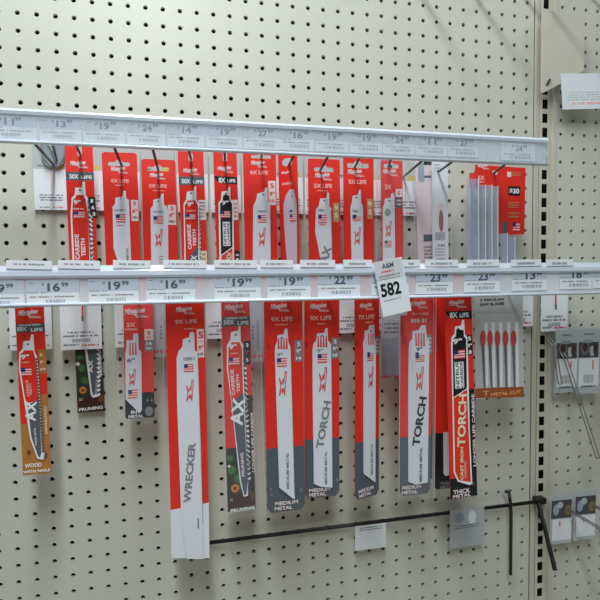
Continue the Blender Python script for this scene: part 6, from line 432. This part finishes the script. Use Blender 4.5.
def tubes(c):
    root = empty(c['name'], (0, 0, 0)); place(root, c); tag(root, c['label'], c['cat'], c['group'])
    w = c['w']/2; L = c['L']
    # L shaped card: full width head, only the right third runs down
    out = [(-w, 0), (-w, -1.55), (-.25, -1.65), (-.2, -L), (w-.1, -L), (w, -.1)]
    x, z, hw, hh, k = c['hole']
    mb = MB(); mb.plate(out, [stadium(x, z, hw, hh)], 'red', -.02, .02); art(mb, c['f'], -.02); mb.build('backing_card', root)
    for x0, x1, zt, zb in ((-2.55, -1.72, -1.0, -8.3), (-1.68, -1.2, -1.35, -8.3), (-1.12, -.72, -1.35, -8.3), (-.62, -.28, -1.4, -8.3), (-.05, .42, -4.5, -8.3), (.5, 1.0, -4.75, -8.3)):
        m = MB(); cx = (x0+x1)/2; rr = (x1-x0)/2
        pts = [(x0, -.05), (x0+rr*.3, -.05-rr*.75), (cx, -.05-rr*.95), (x1-rr*.3, -.05-rr*.75), (x1, -.05)]
        vs = [(a, b, zt) for a, b in pts]+[(a, b, zb) for a, b in pts]
        m.add(vs, [(i, i+1, 6+i, 5+i) for i in range(4)]+[(0, 5, 9, 4), (4, 3, 2, 1, 0), (5, 6, 7, 8, 9)], 'clear2')
        m.tube([(cx+rr*.55, -.1-rr*.8, zt+.02), (cx+rr*.55, -.1-rr*.8, zb)], .035, 'glint', 6)  # pale strip painted as the highlight running down the tube
        tb = m.build('blade_tube', root)
        m = MB(); m.box((cx-rr*.35, -.05-rr*.25, zb+.15), (cx+rr*.15, -.02-rr*.2, zt-.2), 'bluegrey'); m.build('saw_blade', tb)
    m = MB(); m.box((-2.35, -.1, -1.5), (-1.95, -.06, -.55), 'redpr'); m.build('card_tab', root)
CARD = {}
for c in CARDS:
    if c['key'] == 'U7': c['yaw'] = -40
    if c['key'] == 'L8': c['yaw'] = 18
    CARD[c['key']] = c; make(c)

# ---------------- hooks
def hook(a, b, label, group, k='hook', r=.075):
    """a = (x, depth, z) at the front end, b = where it passes the goods"""
    (x1, D1, z1), (x2, D2, z2) = a, b
    t = (D2-.2)/(D1-D2); xb, zb = x2-(x1-x2)*t, z2-(z1-z2)*t
    o = empty('peg_hook', (xb, 0, zb)); tag(o, label, 'hook', group)
    m = MB(); m.tube([(0, -.04, 0), (x2-xb, -D2, z2-zb), (x1-xb, -D1, z1-zb), (x1-xb, -D1-.12, z1-zb+.1), (x1-xb, -D1-.14, z1-zb+.28)], r, k); m.build('hook_arm', o, True)
    m = MB(); m.box((-.62, -.07, -.3), (.62, -.005, .3), k); m.box((-.55, -.005, -.08), (-.42, .3, .08), k); m.box((.42, -.005, -.08), (.55, .3, .08), k); m.build('base_plate', o)
    return o
for x1, z1, D1, x0, z0, D0, lab in HOOKS:
    o = hook((x1, D1, z1), (x0, D0, z0), lab, 'peg hooks behind the upper rail')
    if 'left empty' in lab:
        m = MB(); out = [(-.72, .9), (-.6, -.15), (-.42, -.55), (-.1, -.72), (.25, -.7), (.52, -.45), (.68, -.05), (.78, .9)]
        xb = o.location.x/S; zb = o.location.z/S; dx = 2.72-xb; dz = -4.02-zb
        m.plate([(a+dx, b+dz) for a, b in out], [], 'plastic', -.5, -.42)
        m.tube([(-.62+dx, -.52, .9+dz), (-.5+dx, -.52, -.15+dz), (-.1+dx, -.52, -.62+dz), (.3+dx, -.52, -.6+dz), (.6+dx, -.52, -.05+dz), (.7+dx, -.52, .9+dz)], .05, 'grey')
        m.build('hook_plate', o)
        m = MB(); m.tube([(.0+dx, -.56, .8+dz), (.12+dx, -.6, .2+dz), (.22+dx, -.6, -.35+dz)], .06, 'black'); m.tube([(-.3+dx, -.56, .8+dz), (.0+dx, -.6, .2+dz), (.18+dx, -.6, -.4+dz)], .05, 'wire'); m.build('spring_clip', o)
low = dict(L1='wood-brown AX pack', L2='pruning pack under a label', L3='short 3X pack', L4='WRECKER pack', L5='pruning AX pack', L6='white blade medium metal pack', L7='grey-lettered TORCH pack', L8='turned pack beside the number tag', L9='clear-sleeved grey pack', L10b='two overlapping TORCH packs', L12='black-footed TORCH pack', L13='jigsaw blade pack')
for k, lab in low.items():
    c = CARD[k]; hz = c['up']-.28; x = c['X']-hz*math.sin(c['roll']); z = c['Z']+hz*math.cos(c['roll'])
    hook((x, 5.55, z), (x, c['D'], z), 'peg hook hidden behind the lower rail carrying the '+lab, 'peg hooks behind the lower rail')

# ---------------- black crossbar and its arms at the bottom
o = empty('crossbar', (27, -.6, -27.74)); tag(o, 'black steel crossbar low on the pegboard, ending at the slotted upright', 'crossbar')
m = MB(); m.tube([(-18, -.0, 0), (7.9, 0, 0)], .13, 'black'); m.tube([(-18, 0, 0), (-18, .55, .0)], .11, 'black'); m.build('rail_bar', o, True)
m = MB(); m.box((7.75, -.1, -.2), (8.5, .55, .2), 'black'); m.build('end_bracket', o)
o = empty('crossbar_hook', (32.35, -.6, -27.74)); tag(o, 'black upright wire hook clipped on the crossbar left of the slotted upright', 'hook')
m = MB(); m.tube([(-.05, -.2, 1.0), (.05, -.22, .3), (.1, -.24, -.6), (.1, -.24, -5)], .12, 'black'); m.tube([(-.05, -.2, 1.0), (-.12, -.12, 1.1), (-.2, .0, 1.0)], .12, 'black'); m.build('hook_wire', o, True)
m = MB(); m.tube([(34.92, -.5, -27.75), (34.75, -1.4, -29.1), (34.5, -2.9, -31.6)], .17, 'black', 6)
tag(m.build('diagonal_stay'), 'black steel stay slanting down from the crossbar end at the slotted upright', 'stay')

# ---------------- next bay: wire hooks, bracket, items
def wirehook(x, z, D, dz, label, group):
    o = empty('wire_hook', (x, 0, z)); tag(o, label, 'hook', group)
    m = MB()
    for s in (-.11, .11): m.tube([(s, -.02, 0), (s, -D*.5, dz*.4), (s, -D, dz), (s, -D-.1, dz+.25)], .045, 'wire', 6)
    m.build('hook_arm', o, True)
    m = MB(); m.box((-.5, -.06, -.25), (.5, -.005, .25), 'wire'); m.build('base_plate', o)
for x, z, lab in ((36.9, -28.3, 'zinc double wire hook over the bottom left clear bag, next bay'), (39.2, -28.3, 'zinc double wire hook over the bottom right clear bag, next bay')):
    wirehook(x, z, 7, .0, lab, 'wire hooks in the next bay')
for lab, a, c_ in (('long zinc double wire hook slanting down across the left clear hardware bag', (36.32, -1.4, -17.05), (37.77, -3, -23.96)), ('short zinc double wire hook slanting beside the slotted upright under the rail', (35.35, -1.5, -16.2), (35.68, -1.7, -18.9))):
    o = empty('wire_hook', a); tag(o, lab, 'hook'); d = [c_[i]-a[i] for i in range(3)]
    m = MB(); m.tube([(-.14, 1.3, 1.0), (-.14, 0, 0), (d[0]-.14, d[1], d[2])], .04, 'wire', 6); m.tube([(.14, 1.3, 1.0), (.14, 0, 0), (d[0]+.14, d[1], d[2])], .04, 'wire', 6); m.tube([(d[0]-.14, d[1], d[2]), (d[0]+.14, d[1], d[2])], .04, 'wire', 6); m.build('hook_arm', o)
for i, x in enumerate((24.5, 28.5, 32.5, 38.5)):
    wirehook(x, 9.6, 7.5, 0, 'zinc double wire hook high above the upper rail, row beyond the picture top', 'wire hooks above the upper rail')
mb = MB(); mb.plate([(34.4, 7), (34.4, 1.5), (34.5, 1.42), (36.9, 2.7), (37.8, 3.2), (37.8, 7)], [], 'upright', -1.12, -1.0)
tag(mb.build('shelf_bracket'), 'beige triangular steel bracket on the slotted upright at the top right', 'bracket')
mb = MB(); mb.tube([(34.75, -1.12, 1.95), (34.95, -1.25, 2.35)], .07, 'black'); tag(mb.build('bracket_bolt'), 'small dark bolt on the beige bracket at the top right', 'bolt')
mb = MB(); pts = [(41.2, -14.5), (40.9, -19), (40.6, -22), (40.4, -26), (42.6, -26), (42.6, -14.5)]
r_ = empty('hanging_pack', (40.9, -1.2, -21)); tag(r_, 'pale lilac plastic pack with dark spot cut off by the right edge', 'pack')
m = MB(); m.plate([(-.3, 3), (-.75, -1), (-.75, -4.6), (1.6, -4.6), (1.6, 3)], [], 'palepink', -.03, .03); m.build('backing_card', r_)
m = MB(); m.plate([(-.45+.3*math.cos(a*.52), -1.6+.5*math.sin(a*.52)) for a in range(12)], [], 'blk', -.3, -.04); m.build('handle', r_)
